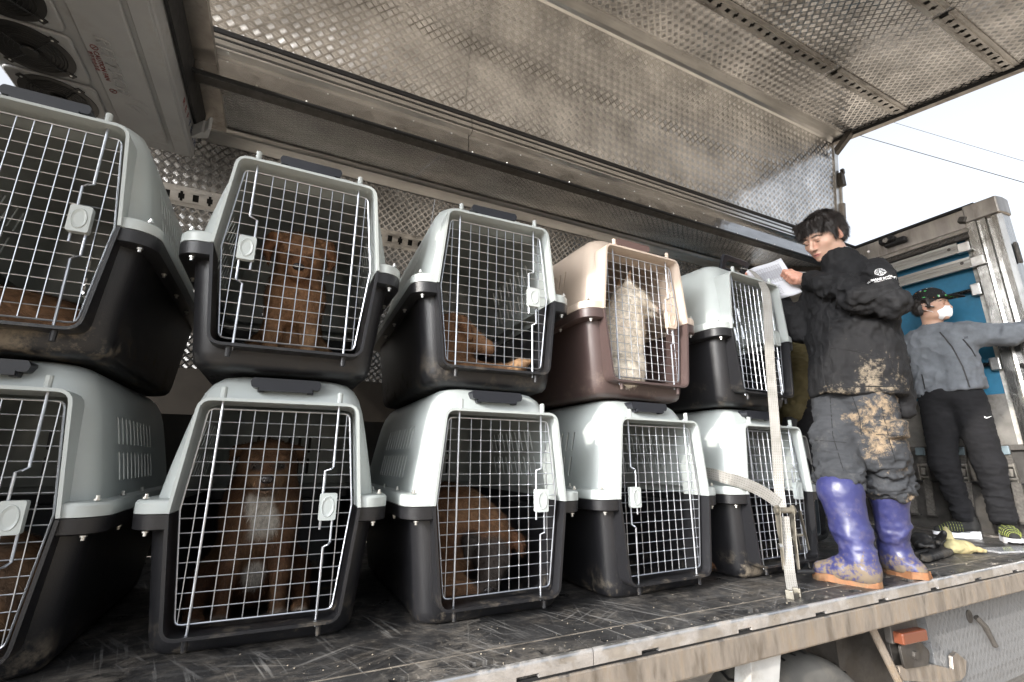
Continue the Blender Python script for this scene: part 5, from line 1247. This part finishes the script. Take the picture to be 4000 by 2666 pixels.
# jacket
s = SDF(.0075)
s.cap((.200, .015, .84), (.235, .025, 1.32), .122, .112, .05); s.cap((.030, .105, .84), (.045, .130, 1.32), .122, .110, .08); s.cap((.065, .010, .84), (.105, .035, 1.32), .128, .118, .08)
s.cap((.040, .140, 1.375), (.255, -.010, 1.385), .080, .082, .05); s.cap((.150, .05, 1.37), (.150, .04, 1.46), .115, .090, .05); s.cap((.165, .045, 1.42), (.130, .018, 1.515), .094, .084, .03)
s.box((.10, 0, .70), (.6, .5, .105), (0, .06, 0), .005, .006, True)
s.chain([(.272, -.030, 1.375), (.298, -.160, 1.190)], [.080, .073], .025); s.chain([(.298, -.160, 1.190), (.190, -.165, 1.240), (.055, -.085, 1.360), (.0, -.010, 1.412)], [.076, .068, .058, .052], .012)
s.chain([(.02, .160, 1.35), (-.095, .145, 1.205)], [.082, .074], .04); s.chain([(-.095, .145, 1.205), (-.19, .205, 1.385), (-.225, .235, 1.44)], [.074, .060, .052], .03)
s.cap((.275, .06, .95), (.292, .07, .735), .055, .042, .05)
s.cap((.168, .042, 1.480), (.050, -.025, 1.72), .070, .085, .008, True); s.cap((-.022, .012, 1.430), (-.06, .05, 1.47), .030, .034, .006, True); s.cap((-.24, .245, 1.465), (-.28, .27, 1.53), .030, .034, .006, True)
s.box((.10, .03, .66), (.15, .12, .165), (0, .06, 0), .04, .01, True)
armm = lambda V: sm(-np.linalg.norm((V-np.array((.20, -.14, 1.25)))/np.array((.30, .14, .20)), axis=1), -1.1, -.5)+.45
def mudJ(V):
    low = sm(-V[:, 2], -.93, -.82); fr = sm(-V[:, 1], -.04, .05); rt = sm(-np.hypot((V[:, 0]-.20)/.11, (V[:, 2]-.93)/.12), -1.2, -.2)
    return (.12+.30*low*sm(V[:, 0], -.12, .0)+.26*rt)*fr+.04+.05*sm(-V[:, 1], .08, .16)
M['jacket'] = cloth('black_work_jacket', (.0095, .0095, .0105), (.20, .165, .122), .8, .3, 900, .035, .50)
jk, JV, JQ = cloth_obj('jacket', s, M['jacket'], pr, [(.030, (7, 7, 9), 3, armm), (.018, (15, 15, 9), 7, armm), (.009, (26, 26, 16), 9, None)], mudJ, 2)
jk.scale = (.95, .95, 1); jk.location = (.005, .0025, 0)
JT = bvh(JV, JQ); M['thread'] = simple('black_seam_thread', (.006, .006, .007), .9); M['white_print'] = simple('white_print', (.80, .80, .80), .6)
for pth in ([(.062, 1.42), (.015, 1.20), (-.015, 1.0), (-.02, .83)], [(.095, 1.40), (.05, 1.2), (.022, 1.0), (.015, .83)], [(.03, 1.03), (.12, 1.005), (.26, .945)], [(-.11, .99), (-.06, 1.02), (-.03, 1.03)], [(.255, 1.10), (.25, .95), (.262, .82)], [(-.06, .845), (.1, .835), (.28, .825)], [(.06, 1.36), (.16, 1.33), (.235, 1.40), (.26, 1.455)], [(.075, 1.20), (.10, 1.29), (.14, 1.345)], [(.13, 1.18), (.24, 1.21), (.34, 1.25)]): seam(JT, pth, .0028, jk, M['thread'])
MB().lathe([(.006, -.002), (.006, .002)], 10, (.262, -.035, 1.50), 'y').obj('collar_snap', M['steel_dark'], jk)
# sleeve badge: ring of small shapes above two lines of lettering
rg = random.Random(5)
bd = bpy.data.meshes.new('badge'); bm = bmesh.new()
for k in range(26):
    r_ = .0205*math.sqrt((k+.4)/26); a = k*2.39996
    if r_ < .004: continue
    c0 = Vector((r_*math.cos(a), r_*math.sin(a), 0)); m = rg.randint(4, 6); ph = rg.random()*6
    bm.faces.new([bm.verts.new(c0+Vector((math.cos(ph+2*math.pi*j/m), math.sin(ph+2*math.pi*j/m)*.75, 0))*rg.uniform(.0020, .0036)) for j in range(m)])
bm.faces.new([bm.verts.new((x, z, 0)) for x, z in ((-.0045, -.006), (.0045, -.006), (.0055, .001), (.003, .006), (-.003, .006), (-.0055, .001))])
for k in range(24):
    a0, a1 = 2*math.pi*k/24, 2*math.pi*(k+.78)/24
    bm.faces.new([bm.verts.new((r_*math.cos(a), r_*math.sin(a), 0)) for r_, a in ((.0205, a0), (.0205, a1), (.0225+.0012*rg.random(), a1), (.0225+.0012*rg.random(), a0))])
bm.to_mesh(bd); bm.free()
wrap_text(JT, bd, .281, 1.352, M['white_print'], jk, 'round_badge')
wrap_text(JT, text_mesh('badge_name', 'HUMANE SOCIETY', .0145, 0, .0004, align='CENTER'), .279, 1.309, M['white_print'], jk, 'badge_name', rot=-.02)
wrap_text(JT, text_mesh('badge_line', 'INTERNATIONAL', .0068, 0, .0002, align='CENTER', spacing=1.3), .279, 1.300, M['white_print'], jk, 'badge_line', rot=-.02)
# trousers
s = SDF(.0072)
s.ell((.085, .045, .86), (.150, .110, .10), k=.03); s.chain([(.020, .085, .80), (-.012, .0, .55), (-.020, -.078, .43), (-.022, -.105, .36)], [.108, .100, .096, .068], .03); s.chain([(.150, .012, .80), (.165, .035, .55), (.168, .095, .42), (.165, .120, .34)], [.114, .104, .092, .058], .03)
s.cap((-.070, -.085, .425), (.030, -.105, .420), .050, .050, .03); s.cap((.110, .10, .40), (.215, .085, .395), .046, .052, .03); s.box((.225, -.060, .640), (.045, .040, .040), (0, .1, -.5), .01, .012); s.cap((-.085, .0, .64), (-.09, -.01, .60), .04, .035, .02)
s.box((.1, 0, .235), (.5, .5, .095), (0, 0, 0), .005, .004, True)
M['trousers'] = cloth('charcoal_work_trousers', (.032, .034, .038), (.24, .178, .115), .85, .3, 900, .16, .46, 26)
def mudT(V):
    th = sm(-np.hypot((V[:, 0]-.17)/.15, (V[:, 2]-.66)/.24), -1.15, -.25)*sm(-V[:, 1], -.02, .06); kn = sm(-np.hypot((V[:, 0]-.06)/.08, (V[:, 2]-.70)/.04), -1, -.4)*.9
    out = sm(V[:, 0], .19, .25)*sm(V[:, 2], .42, .6)*.8; lo = sm(-V[:, 2], -.40, -.34); lf = sm(-np.hypot((V[:, 0]-.19)/.09, (V[:, 2]-.47)/.05), -1.1, -.4)*.6
    return .42*np.maximum.reduce([th, kn, out, lf*.9, lo*.7])+.14
lowm = lambda V: .35+1.5*sm(-V[:, 2], -.56, -.40)
tr, TV, TQ = cloth_obj('trousers', s, M['trousers'], pr, [(.026, (8, 8, 16), 5, lowm), (.013, (18, 18, 30), 8, lowm), (.010, (11, 11, 30), 2, None)], mudT, 2)
tr.scale = (.95, .95, 1); tr.location = (.004, .0, 0)
TT = bvh(TV, TQ)
for pth in ([(.085, .80), (.10, .70), (.095, .62)], [(-.005, .80), (-.02, .62), (.0, .46)], [(.15, .62), (.24, .61)], [(.19, .74), (.195, .60), (.205, .50)], [(-.10, .60), (.03, .585)]): seam(TT, pth, .0020, tr, M['thread'])
# rubber boots
def mudB(V): return .36*sm(-V[:, 2], -.20, -.005)+.26
bt = NT('blue_rubber_boot'); co = bt.coord('Object'); at = bt.new('Attribute', attribute_name='Col'); sp = bt.new('SeparateColor'); bt.l(at.outputs['Color'], sp.inputs[0])
v = bt.math('ADD', bt.math('MULTIPLY', bt.ramp(bt.noise(co, 14, 10, .78, .6), [(.3, 0.0), (.7, 1.0)]), .55), bt.math('MULTIPLY', bt.ramp(bt.noise(co, 75, 7, .75), [(.3, 0.0), (.7, 1.0)]), .45)); f = bt.ramp(bt.math('ADD', bt.math('MULTIPLY', bt.math('SUBTRACT', v, bt.math('SUBTRACT', 1.0, sp.outputs[0])), 5.0), .5), [(.3, 0.0), (1.0, .9)])
thin = bt.ramp(bt.noise(co, 22, 9, .75), [(.50, 0.0), (.80, .45)])
c = bt.mix(bt.ramp(bt.noise(co, 5, 5), [(.3, 0.0), (.7, 1.0)]), (.022, .024, .085), (.036, .039, .130)); c = bt.mix(thin, c, (.17, .145, .15)); c = bt.mix(f, c, (.15, .115, .07))
bt.set(c, bt.mix(f, bt.ramp(bt.noise(co, 9, 4), [(.3, .30), (.7, .55)]), .9), 0, bt.bump(bt.noise(co, 30, 7, .75), .18, .004)); M['boot'] = bt.m
M['sole'] = simple('muddy_orange_sole', (.20, .088, .038), .8, var=.25, nscale=30, dirt=(.15, .105, .06), dirt_amt=.55, dscale=16, bump=.5, bscale=120)
def boot(name, shaft, rsh, foot, rf, parent):
    s = SDF(.0062); s.chain(shaft, rsh, .03); s.chain(foot, rf, .03); s.cap(shaft[-1], foot[0], rsh[-1], rf[0]*1.05, .03)
    a, b = Vector(shaft[0]), Vector(shaft[1]); d_ = (a-b).normalized(); s.box((a.x, a.y, shaft[0][2]+.10), (.3, .3, .10), (0, 0, 0), .002, .003, True); s.cap(tuple(a-d_*.004), tuple(a-d_*.014), rsh[0]+.003, rsh[0]+.003, .004)
    s.box((foot[1][0], foot[1][1], -.08), (.4, .4, .095), (0, 0, 0), .002, .003, True)
    o, V, Q = cloth_obj(name, s, M['boot'], parent, [(.011, (10, 10, 14), 4, lambda V: .12+1.3*sm(-np.abs(V[:, 2]-.17), -.09, -.02)), (.002, (26, 26, 26), 6, None)], mudB, 2)
    h_, t_ = Vector(foot[0]), Vector(foot[-1]); d_ = Vector((t_.x-h_.x, t_.y-h_.y, 0)).normalized(); w_ = Vector((-d_.y, d_.x, 0)); L = (t_-h_).length
    out = []
    for u, w in ((-.055, 0), (-.045, .030), (-.01, .044), (.06, .040), (.12, .050), (L, .044), (L+.030, .024), (L+.042, 0)): out.append((u, w))
    out = out+[(u, -w) for u, w in out[::-1][1:-1]]
    MB().prism(rnd_poly(out, .012, 3), .001, .030, lambda x, y, t: h_*0+Vector((h_.x, h_.y, 0))+d_*x+w_*y*(1.0+.1*(t < .02))+Vector((0, 0, t+.004*math.sin(x*60)))).obj('sole', M['sole'], o, smooth=50)
    r_ = MB(); a2 = Vector(shaft[0])-(Vector(shaft[0])-Vector(shaft[1])).normalized()*.004
    return o
boot('rubber_boot', [(-.022, -.110, .380), (-.005, -.128, .20), (.010, -.150, .11)], [.088, .070, .058], [(.020, -.162, .055), (-.055, -.146, .052), (-.135, -.126, .040)], [.052, .049, .036], pr)
boot('rubber_boot', [(.163, .125, .358), (.158, .155, .20), (.150, .185, .11)], [.076, .063, .056], [(.145, .195, .055), (.180, .155, .050), (.215, .120, .038)], [.050, .047, .036], pr)
# sheet of paper
pp = NT('printed_paper'); uv = pp.coord('UV'); sx = pp.new('SeparateXYZ'); pp.l(uv, sx.inputs[0]); U, W = sx.outputs[0], sx.outputs[1]
def band(x, a, b): return pp.math('MULTIPLY', pp.math('GREATER_THAN', x, a), pp.math('LESS_THAN', x, b))
tab = pp.math('MULTIPLY', band(U, .12, .88), band(W, .42, .90))
gl = pp.math('MAXIMUM', pp.math('LESS_THAN', pp.math('FRACT', pp.math('MULTIPLY', U, 16.0)), .07), pp.math('LESS_THAN', pp.math('FRACT', pp.math('MULTIPLY', W, 30.0)), .12))
sc_ = pp.math('MULTIPLY', pp.math('GREATER_THAN', pp.noise(pp.coord('UV', scale=(60, 160, 1)), 1.0, 2), .56), pp.math('LESS_THAN', pp.math('FRACT', pp.math('MULTIPLY', W, 30.0)), .6))
tx = pp.math('MULTIPLY', pp.math('MULTIPLY', band(U, .15, .62), band(W, .10, .38)), pp.math('MULTIPLY', pp.math('LESS_THAN', pp.math('FRACT', pp.math('MULTIPLY', W, 26.0)), .4), pp.math('GREATER_THAN', pp.noise(pp.coord('UV', scale=(70, 26, 1)), 1.0, 1), .50)))
ink = pp.math('MAXIMUM', pp.math('MULTIPLY', tab, pp.math('MAXIMUM', gl, sc_)), tx); shade = pp.math('MULTIPLY', pp.math('MULTIPLY', tab, band(W, .52, .78)), .35)
c = pp.mix(pp.math('MULTIPLY', ink, .92), (.62, .63, .68), (.06, .06, .075)); c = pp.mix(pp.math('MULTIPLY', shade, 1.4), c, (.22, .22, .25)); pp.set(c, .7, 0, pp.bump(pp.noise(pp.coord('Object'), 18, 4), .4, .01))
pp.p.inputs['Transmission Weight'].default_value = 0
c0, c1, c2, c3 = Vector((-.326, .22, 1.617)), Vector((-.122, .100, 1.612)), Vector((-.047, .082, 1.390)), Vector((-.243, .205, 1.375))
nu, nv = 14, 12; V = []; uvs = []
for j in range(nv+1):
    for i in range(nu+1):
        u, w = i/nu, j/nv; p = (c0*(1-u)+c1*u)*(1-w)+(c3*(1-u)+c2*u)*w; p = p+Vector((0, -.014*math.sin(math.pi*u)*(.5+w)+.006*math.sin(5*w+3*u), .004*math.sin(6*u))); V.append(p); uvs.append((u, 1-w))
F = [(j*(nu+1)+i, j*(nu+1)+i+1, (j+1)*(nu+1)+i+1, (j+1)*(nu+1)+i) for j in range(nv) for i in range(nu)]
me = bpy.data.meshes.new('paper_sheet'); me.from_pydata([tuple(p) for p in V], [], F); me.materials.append(pp.m); l = me.uv_layers.new()
for lp in me.loops: l.data[lp.index].uv = uvs[lp.vertex_index]
me.shade_smooth(); o = link('paper_sheet', me); o.matrix_world = pr.matrix_basis; sd = o.modifiers.new('t', 'SOLIDIFY'); sd.thickness = .0004
tag(o, 'white printed sheet held by the person in the black jacket', 'paper')

# ---------------------------------------------------------------- person in grey fleece and face mask by the rear door
p2 = empty('person', (4.35, 1.55, 0), math.atan2(-.942, .3357)); tag(p2, 'person in grey zip fleece, black cap and white mask, arm stretched to the door post', 'person')
T2 = headT((-.065, .0, 1.640), rad(68), rad(2), rad(0))
s = SDF(.0055); head_sdf(s, T2, (-.085, .03, 1.44), .97); s.cap((-.085, .03, 1.44), (-.07, .02, 1.30), .075, .10, .04); s.chain([(.10, -.02, 1.40), (.30, -.02, 1.37), (.47, .0, 1.42)], [.05, .042, .03], .03); s.ell((.52, .0, 1.43), (.045, .02, .035), k=.02)
for i in range(4): s.chain([(.545, -.004, 1.455-.018*i), (.590, .012, 1.458-.018*i), (.600, .035, 1.455-.018*i)], [.011, .010, .008], .005)
s.chain([(.52, .01, 1.455), (.55, .03, 1.48)], [.013, .010], .008); s.chain([(-.25, .04, 1.40), (-.27, .10, 1.16), (-.20, .05, 1.02)], [.05, .04, .03], .03)
V, Q = s.mesh(); V = relax(V, Q, 1, .4); me = np_mesh('body', V, Q, M['skin']); set_col(me, head_cols(V, T2, (.47, .29, .21))); link('body', me, p2)
hair_obj(T2, p2, 5, 3000, False)
R2 = T2.to_3x3(); HP = lambda x, y, z: tuple(T2 @ Vector((x, y, z))); HR = lambda *e: R2 @ Euler((tuple(e)+(0, 0, 0))[:3]).to_matrix()
s = SDF(.005); s.ell(HP(0, .016, .062), (.092, .108, .090), HR(), .01); s.box(HP(0, .0, -.035), (.13, .14, .075), HR(.10), .005, .006, True); s.cap(HP(-.04, -.10, .052), HP(.04, -.10, .052), .012, .012, .02); s.box(HP(0, -.125, .048), (.062, .055, .006), HR(.14), .005, .02); s.ell(HP(0, .016, .038), (.078, .095, .062), HR(), .004, True)
V, Q = s.mesh(); V = relax(V, Q, 1); C = np.tile(np.array((.010, .010, .011)), (len(V), 1)); I = np.array(T2.inverted()); hh = V@I[:3, :3].T+I[:3, 3]
sp_ = vnoise(V*75, 3); k_ = (sp_ > .80) & (hh[:, 2] > .04); pal = np.array(((.75, .72, .70), (.08, .45, .12), (.70, .28, .05), (.10, .16, .6), (.8, .8, .8))); C[k_] = pal[(vnoise(V[k_]*30, 9)*5).astype(int).clip(0, 4)]
me = np_mesh('cap', V, Q, vcol_mat('paint_spattered_cap', .85, .2, 500, .1)); set_col(me, C); link('cap', me, p2)
s = SDF(.0045); s.ell(HP(0, -.038, -.052), (.062, .066, .064), HR(), .02); s.cap(HP(0, -.106, -.022), HP(0, -.098, -.088), .006, .006, .03); s.ell(HP(0, .03, -.05), (.09, .072, .12), HR(), .004, True); s.box(HP(0, -.05, .045), (.1, .1, .045), HR(.25), .005, .005, True); V, Q = s.mesh(); V = relax(V, Q, 1)
mk = link('face_mask', np_mesh('face_mask', V, Q, simple('white_mask_fabric', (.78, .77, .77), .85, var=.05)), p2)
for q in (-1, 1):
    MB().tube([HP(q*.050, -.062, -.035), HP(q*.070, -.03, -.010), HP(q*.083, .02, .010)], .0016, 4).tube([HP(q*.050, -.055, -.085), HP(q*.070, -.02, -.050), HP(q*.083, .02, -.030)], .0016, 4).obj('ear_loop', M['white_print'], mk)
    MB().tube([HP(q*.086, .004, -.005), HP(q*.090, -.01, -.012), HP(q*.080, -.045, -.024)], .005, 6).obj('earphone', M['black_rubber'], p2)
s = SDF(.0075); s.cap((-.15, .04, 1.02), (-.16, .03, 1.36), .125, .115, .06); s.cap((-.01, -.01, 1.02), (.0, .0, 1.36), .130, .115, .06); s.cap((-.20, .035, 1.395), (.075, -.02, 1.395), .078, .080, .05); s.cap((-.08, .02, 1.36), (-.083, .025, 1.455), .11, .085, .05)
s.chain([(.09, -.02, 1.385), (.29, -.02, 1.355), (.455, -.005, 1.41)], [.085, .068, .050], .04); s.chain([(-.235, .05, 1.37), (-.27, .10, 1.16), (-.20, .05, 1.02)], [.080, .064, .050], .04)
s.box((-.08, 0, .88), (.5, .4, .105), (0, -.10, 0), .005, .008, True); s.cap((-.083, .03, 1.475), (-.07, .01, 1.62), .065, .08, .006, True)
M['fleece'] = cloth('grey_fleece', (.125, .135, .15), (.2, .2, .2), .95, .5, 1100, .03, .9)
fj, FV, FQ = cloth_obj('fleece_jacket', s, M['fleece'], p2, [(.024, (8, 8, 7), 3, None), (.010, (18, 18, 12), 5, None)], None, 2)
FT = bvh(FV, FQ)
seam(FT, [(-.055, 1.42), (-.01, 1.30), (.02, 1.15), (.03, 1.0)], .006, fj, M['black_rubber'], 'zip'); seam(FT, [(.055, 1.345), (.085, 1.27), (.095, 1.22)], .005, fj, M['black_rubber'], 'pocket_zip'); seam(FT, [(-.205, 1.13), (-.205, 1.02)], .004, fj, M['black_rubber'], 'pocket_zip')
for pth in ([(.07, 1.46), (.10, 1.38), (.12, 1.31)], [(-.21, 1.45), (-.215, 1.36)]): seam(FT, pth, .002, fj, M['fleece'])
lg = bpy.data.meshes.new('chest_logo'); bm = bmesh.new()
for q in (-1, 1): bm.faces.new([bm.verts.new((x, q*z, 0)) for x, z in ((-.012, .008), (-.008, .002), (.008, .002), (.012, .008), (.006, .0055), (-.006, .0055))])
bm.to_mesh(lg); bm.free(); wrap_text(FT, lg, .072, 1.355, M['thread'], fj, 'chest_logo')
s = SDF(.008); s.ell((-.08, .01, .98), (.165, .12, .10), k=.05); s.chain([(-.155, .03, .93), (-.195, .02, .50), (-.155, .045, .16), (-.145, .05, .12)], [.108, .080, .058, .050], .04); s.chain([(.0, -.02, .93), (.035, -.02, .50), (.040, .0, .16), (.038, .01, .11)], [.108, .082, .060, .050], .04); s.box((-.08, 0, .05), (.5, .5, .055), (0, 0, 0), .004, .004, True)
M['joggers'] = cloth('black_jogging_trousers', (.0105, .0105, .012), (.1, .1, .1), .9, .3, 900, .03, .9)
jg, GV, GQ = cloth_obj('joggers', s, M['joggers'], p2, [(.016, (8, 8, 20), 5, lambda V: .3+1.2*sm(-V[:, 2], -.5, -.25)), (.006, (16, 16, 30), 2, None)], None, 2)
sw = bpy.data.meshes.new('swoosh'); bm = bmesh.new(); bm.faces.new([bm.verts.new((x, z, 0)) for x, z in ((-.020, .006), (-.018, -.006), (-.010, -.010), (.0, -.006), (.022, .008), (-.002, -.001), (-.010, -.002), (-.015, .002))]); bm.to_mesh(sw); bm.free()
wrap_text(bvh(GV, GQ), sw, .085, .80, M['white_print'], jg, 'white_tick_mark')
M['shoe'] = simple('black_knit_shoe', (.014, .014, .014), .85, bump=.5, bscale=300); M['lime'] = simple('lime_shoe_thread', (.36, .42, .08), .7); M['shoe_sole'] = simple('white_foam_sole', (.72, .73, .76), .6, dirt=(.45, .42, .38), dirt_amt=.3)
def trainer(h_, t_, parent):
    h_, t_ = Vector((*h_, 0)), Vector((*t_, 0)); d_ = (t_-h_).normalized(); w_ = Vector((-d_.y, d_.x, 0)); L = (t_-h_).length; P = lambda u, w, z: tuple(h_+d_*u+w_*w+Vector((0, 0, z)))
    s = SDF(.005); s.chain([P(.035, 0, .075), P(L*.55, 0, .055), P(L-.035, 0, .040)], [.042, .042, .030], .03); s.cap(P(.03, 0, .08), P(.035, 0, .125), .038, .040, .02); s.box(P(.1, 0, -.03), (.3, .3, .062), (0, 0, 0), .002, .003, True); s.cap(P(.04, 0, .12), P(.045, 0, .2), .030, .033, .004, True)
    V, Q = s.mesh(); V = relax(V, Q, 1); o = link('trainer', np_mesh('trainer', V, Q, M['shoe']), parent); tr_ = bvh(V, Q)
    out = [(-.012, 0), (-.004, .030), (.05, .040), (L*.5, .038), (L*.72, .047), (L-.03, .036), (L+.002, .016)]; out = out+[(u, -w) for u, w in out[::-1]][:-1]
    MB().prism(rnd_poly(out, .012, 3), .001, .034, lambda x, y, t: P(x, y*(1.0+.08*(t < .02)), t*(1+.35*(x < .05))+(.012 if x > L-.03 and t < .01 else 0))).obj('sole', M['shoe_sole'], o, smooth=50)
    for r_ in range(9):
        u = L*.36+r_*.0145; pts = []
        for k in range(9):
            a = rad(20+140*k/8); q = tr_.ray_cast(Vector(P(u, .2*math.cos(a), .03+.2*math.sin(a))), -(d_*0+w_*math.cos(a)+Vector((0, 0, math.sin(a)))))
            if q[0] is not None: pts.append(q[0])
        if len(pts) > 3: MB().tube(pts, .0014, 4).obj('knit_stripe', M['lime'], o)
    MB().tube([P(.042+.033*math.cos(2*math.pi*k/16), .033*math.sin(2*math.pi*k/16), .132+.012*math.cos(2*math.pi*k/16+math.pi)) for k in range(16)], .004, 5, closed=True).obj('collar_piping', M['lime'], o)
trainer((-.095, .045), (-.33, -.01), p2); trainer((.03, .09), (.075, -.135), p2)

# ---------------------------------------------------------------- helper behind the crates, mostly hidden
p3 = empty('person', (3.22, 2.12, 0), 0); tag(p3, 'person in olive clothes and black gloves behind the last stack, mostly hidden', 'person')
T3_ = headT((-.02, -.02, 1.60), rad(-60), rad(20), 0)
s = SDF(.007); head_sdf(s, T3_, (.03, .03, 1.40)); s.cap((.03, .03, 1.4), (.02, .05, 1.2), .07, .1, .04); s.chain([(.03, -.10, 1.32), (-.06, -.17, 1.12), (-.29, -.19, .76)], [.05, .04, .03], .03); V, Q = s.mesh(); me = np_mesh('body', V, Q, M['skin']); set_col(me, head_cols(V, T3_, (.45, .28, .2))); link('body', me, p3)
hair_obj(T3_, p3, 8, 3000, True)
M['olive'] = cloth('olive_fleece', (.075, .062, .028), (.1, .1, .08), .9, .4, 900, .03, .9)
s = SDF(.009); s.cap((.02, .09, .86), (.03, .10, 1.28), .15, .14, .06); s.cap((.02, -.02, .86), (.03, -.02, 1.28), .14, .13, .06); s.cap((.03, -.10, 1.30), (.03, .17, 1.30), .09, .09, .05); s.chain([(.03, -.11, 1.29), (-.055, -.175, 1.11), (-.27, -.19, .80)], [.095, .082, .060], .04); s.chain([(.03, .20, 1.29), (.06, .26, 1.05), (-.1, .22, .85)], [.09, .075, .055], .04); s.cap((.03, .03, 1.42), (0, 0, 1.6), .07, .09, .006, True)
cloth_obj('fleece_top', s, M['olive'], p3, [(.016, (10, 10, 16), 3, None), (.010, (22, 22, 40), 6, lambda V: sm(-V[:, 2], -1.0, -.85))], None, 2)
s = SDF(.009); s.chain([(.02, -.06, .88), (.0, -.07, .48), (.0, -.06, .08)], [.11, .085, .065], .04); s.chain([(.02, .12, .88), (.05, .13, .48), (.05, .14, .08)], [.11, .085, .065], .04); cloth_obj('trousers', s, M['joggers'], p3, [(.014, (9, 9, 18), 4, None)], None, 2)
for y_ in (-.06, .14):
    s = SDF(.008); s.chain([(.04, y_, .06), (-.06, y_, .05), (-.14, y_, .04)], [.055, .05, .038], .03); s.box((0, y_, -.04), (.3, .2, .045), (0, 0, 0), .002, .003, True); V, Q = s.mesh(); link('shoe', np_mesh('shoe', V, Q, M['shoe']), p3)
s = SDF(.005); s.cap((-.265, -.19, .80), (-.31, -.195, .73), .042, .040, .02); s.ell((-.335, -.20, .690), (.026, .042, .048), (0, .5, 0), k=.02)
for i in range(4): s.chain([(-.350, -.228+.019*i, .66), (-.368, -.228+.019*i, .615), (-.362, -.222+.018*i, .585)], [.0125, .0115, .010], .005)
s.chain([(-.315, -.235, .70), (-.33, -.26, .66), (-.345, -.262, .63)], [.015, .012, .010], .008); V, Q = s.mesh(); gl_ = link('work_glove', np_mesh('work_glove', V, Q, simple('black_work_glove', (.014, .014, .015), .7)), p3)

# ================================================================ loose things on the floor by the boots
def soft(name, label, cat, build, mat, res=.006, fold=((.008, (22, 22, 22), 3, None),), group=None, loc=(0, 0, 0), rz=0):
    s = SDF(res); build(s); V, Q = s.mesh(); V = relax(V, Q, 1)
    for amp, sc, sd_, mk in fold: V = folds(V, vnormals(V, Q), amp, sc, sd_)
    o = link(name, np_mesh(name, V, Q, mat)); o.location = loc; o.rotation_euler.z = rz; tag(o, label, cat, group); return o
M['leather'] = simple('black_leather_glove', (.016, .015, .015), .55, bump=.3, bscale=200, dirt=(.10, .085, .065), dirt_amt=.4, dscale=12)
M['hide'] = simple('pale_yellow_glove', (.36, .32, .17), .8, var=.2, dirt=(.35, .25, .12), dirt_amt=.4, dscale=14)
soft('work_glove', 'dark grey leather glove lying by the right boot, fingers up', 'glove', lambda s: (s.chain([(.10, .0, .05), (.0, .0, .05), (-.07, .0, .045)], [.045, .046, .04], .03), [s.chain([(-.07, -.035+.023*i, .045), (-.13, -.04+.026*i, .05+.014*(i == 0)), (-.165, -.042+.026*i, .055+.02*(i == 0))], [.018, .016, .013], .008) for i in range(4)], s.chain([(-.02, -.04, .05), (-.07, -.075, .09), (-.10, -.085, .12)], [.02, .017, .015], .01), s.cap((.10, 0, .05), (.16, .0, .052), .034, .036, .004, True)), M['leather'], loc=(3.42, 1.56, .0), rz=.55)
soft('leather_holster', 'flat black leather cuff lying open on the floor beside the right boot', 'cuff', lambda s: (s.cap((-.17, 0, .022), (.15, 0, .025), .05, .045, .02), s.box((0, 0, .075), (.4, .2, .035), (0, 0, 0), .005, .02, True), s.box((0, 0, -.055), (.4, .2, .06), (0, 0, 0), .002, .004, True), s.cap((-.24, 0, .026), (.0, 0, .026), .016, .012, .006, True)), M['leather'], loc=(3.25, 1.45, .0), rz=.1)
soft('work_glove', 'pale yellow leather glove lying crumpled on the truck floor', 'glove', lambda s: (s.chain([(.06, .0, .03), (-.03, .0, .035)], [.035, .038], .03), [s.chain([(.05, -.028+.019*i, .028), (.10, -.03+.020*i, .022), (.135, -.032+.021*i, .016)], [.014, .013, .010], .008) for i in range(4)], s.chain([(-.01, .02, .05), (-.005, .035, .10), (.0, .045, .125)], [.02, .018, .014], .01)), M['hide'], loc=(3.53, 1.45, .003), rz=-.35)
tag(MB().box((0, 0, .006), (.30, .13, .011)).obj('tablet', simple('silver_tablet', (.62, .62, .63), .25, metal=.6), bevel=.004), 'thin silver tablet lying flat near the truck edge at far right', 'tablet')
tb = bpy.data.objects['tablet']; tb.location = (3.90, 1.37, 0); tb.rotation_euler.z = -.25
MB().box((0, 0, .0122), (.285, .117, .0006)).obj('screen', simple('tablet_glass', (.35, .36, .38), .06), tb)
cr = NT('pale_grit'); cr.set((.30, .26, .20), .9); gb = MB(); rg = random.Random(11)
for k in range(300):
    x, y = rg.uniform(-.3, 4.3), 1.21+abs(rg.gauss(0, .16)); r_ = rg.uniform(.0008, .0026)*(1.8 if rg.random() < .06 else 1)
    if y > 3: continue
    gb.add(*dome((x, y, .0015), (rg.uniform(-.3, .3), rg.uniform(-.3, .3), 1), r_, 5))
tag(gb.obj('floor_grit', cr.m, smooth=0), 'scattered pale grit and straw crumbs on the truck floor', 'grit', kind='stuff')
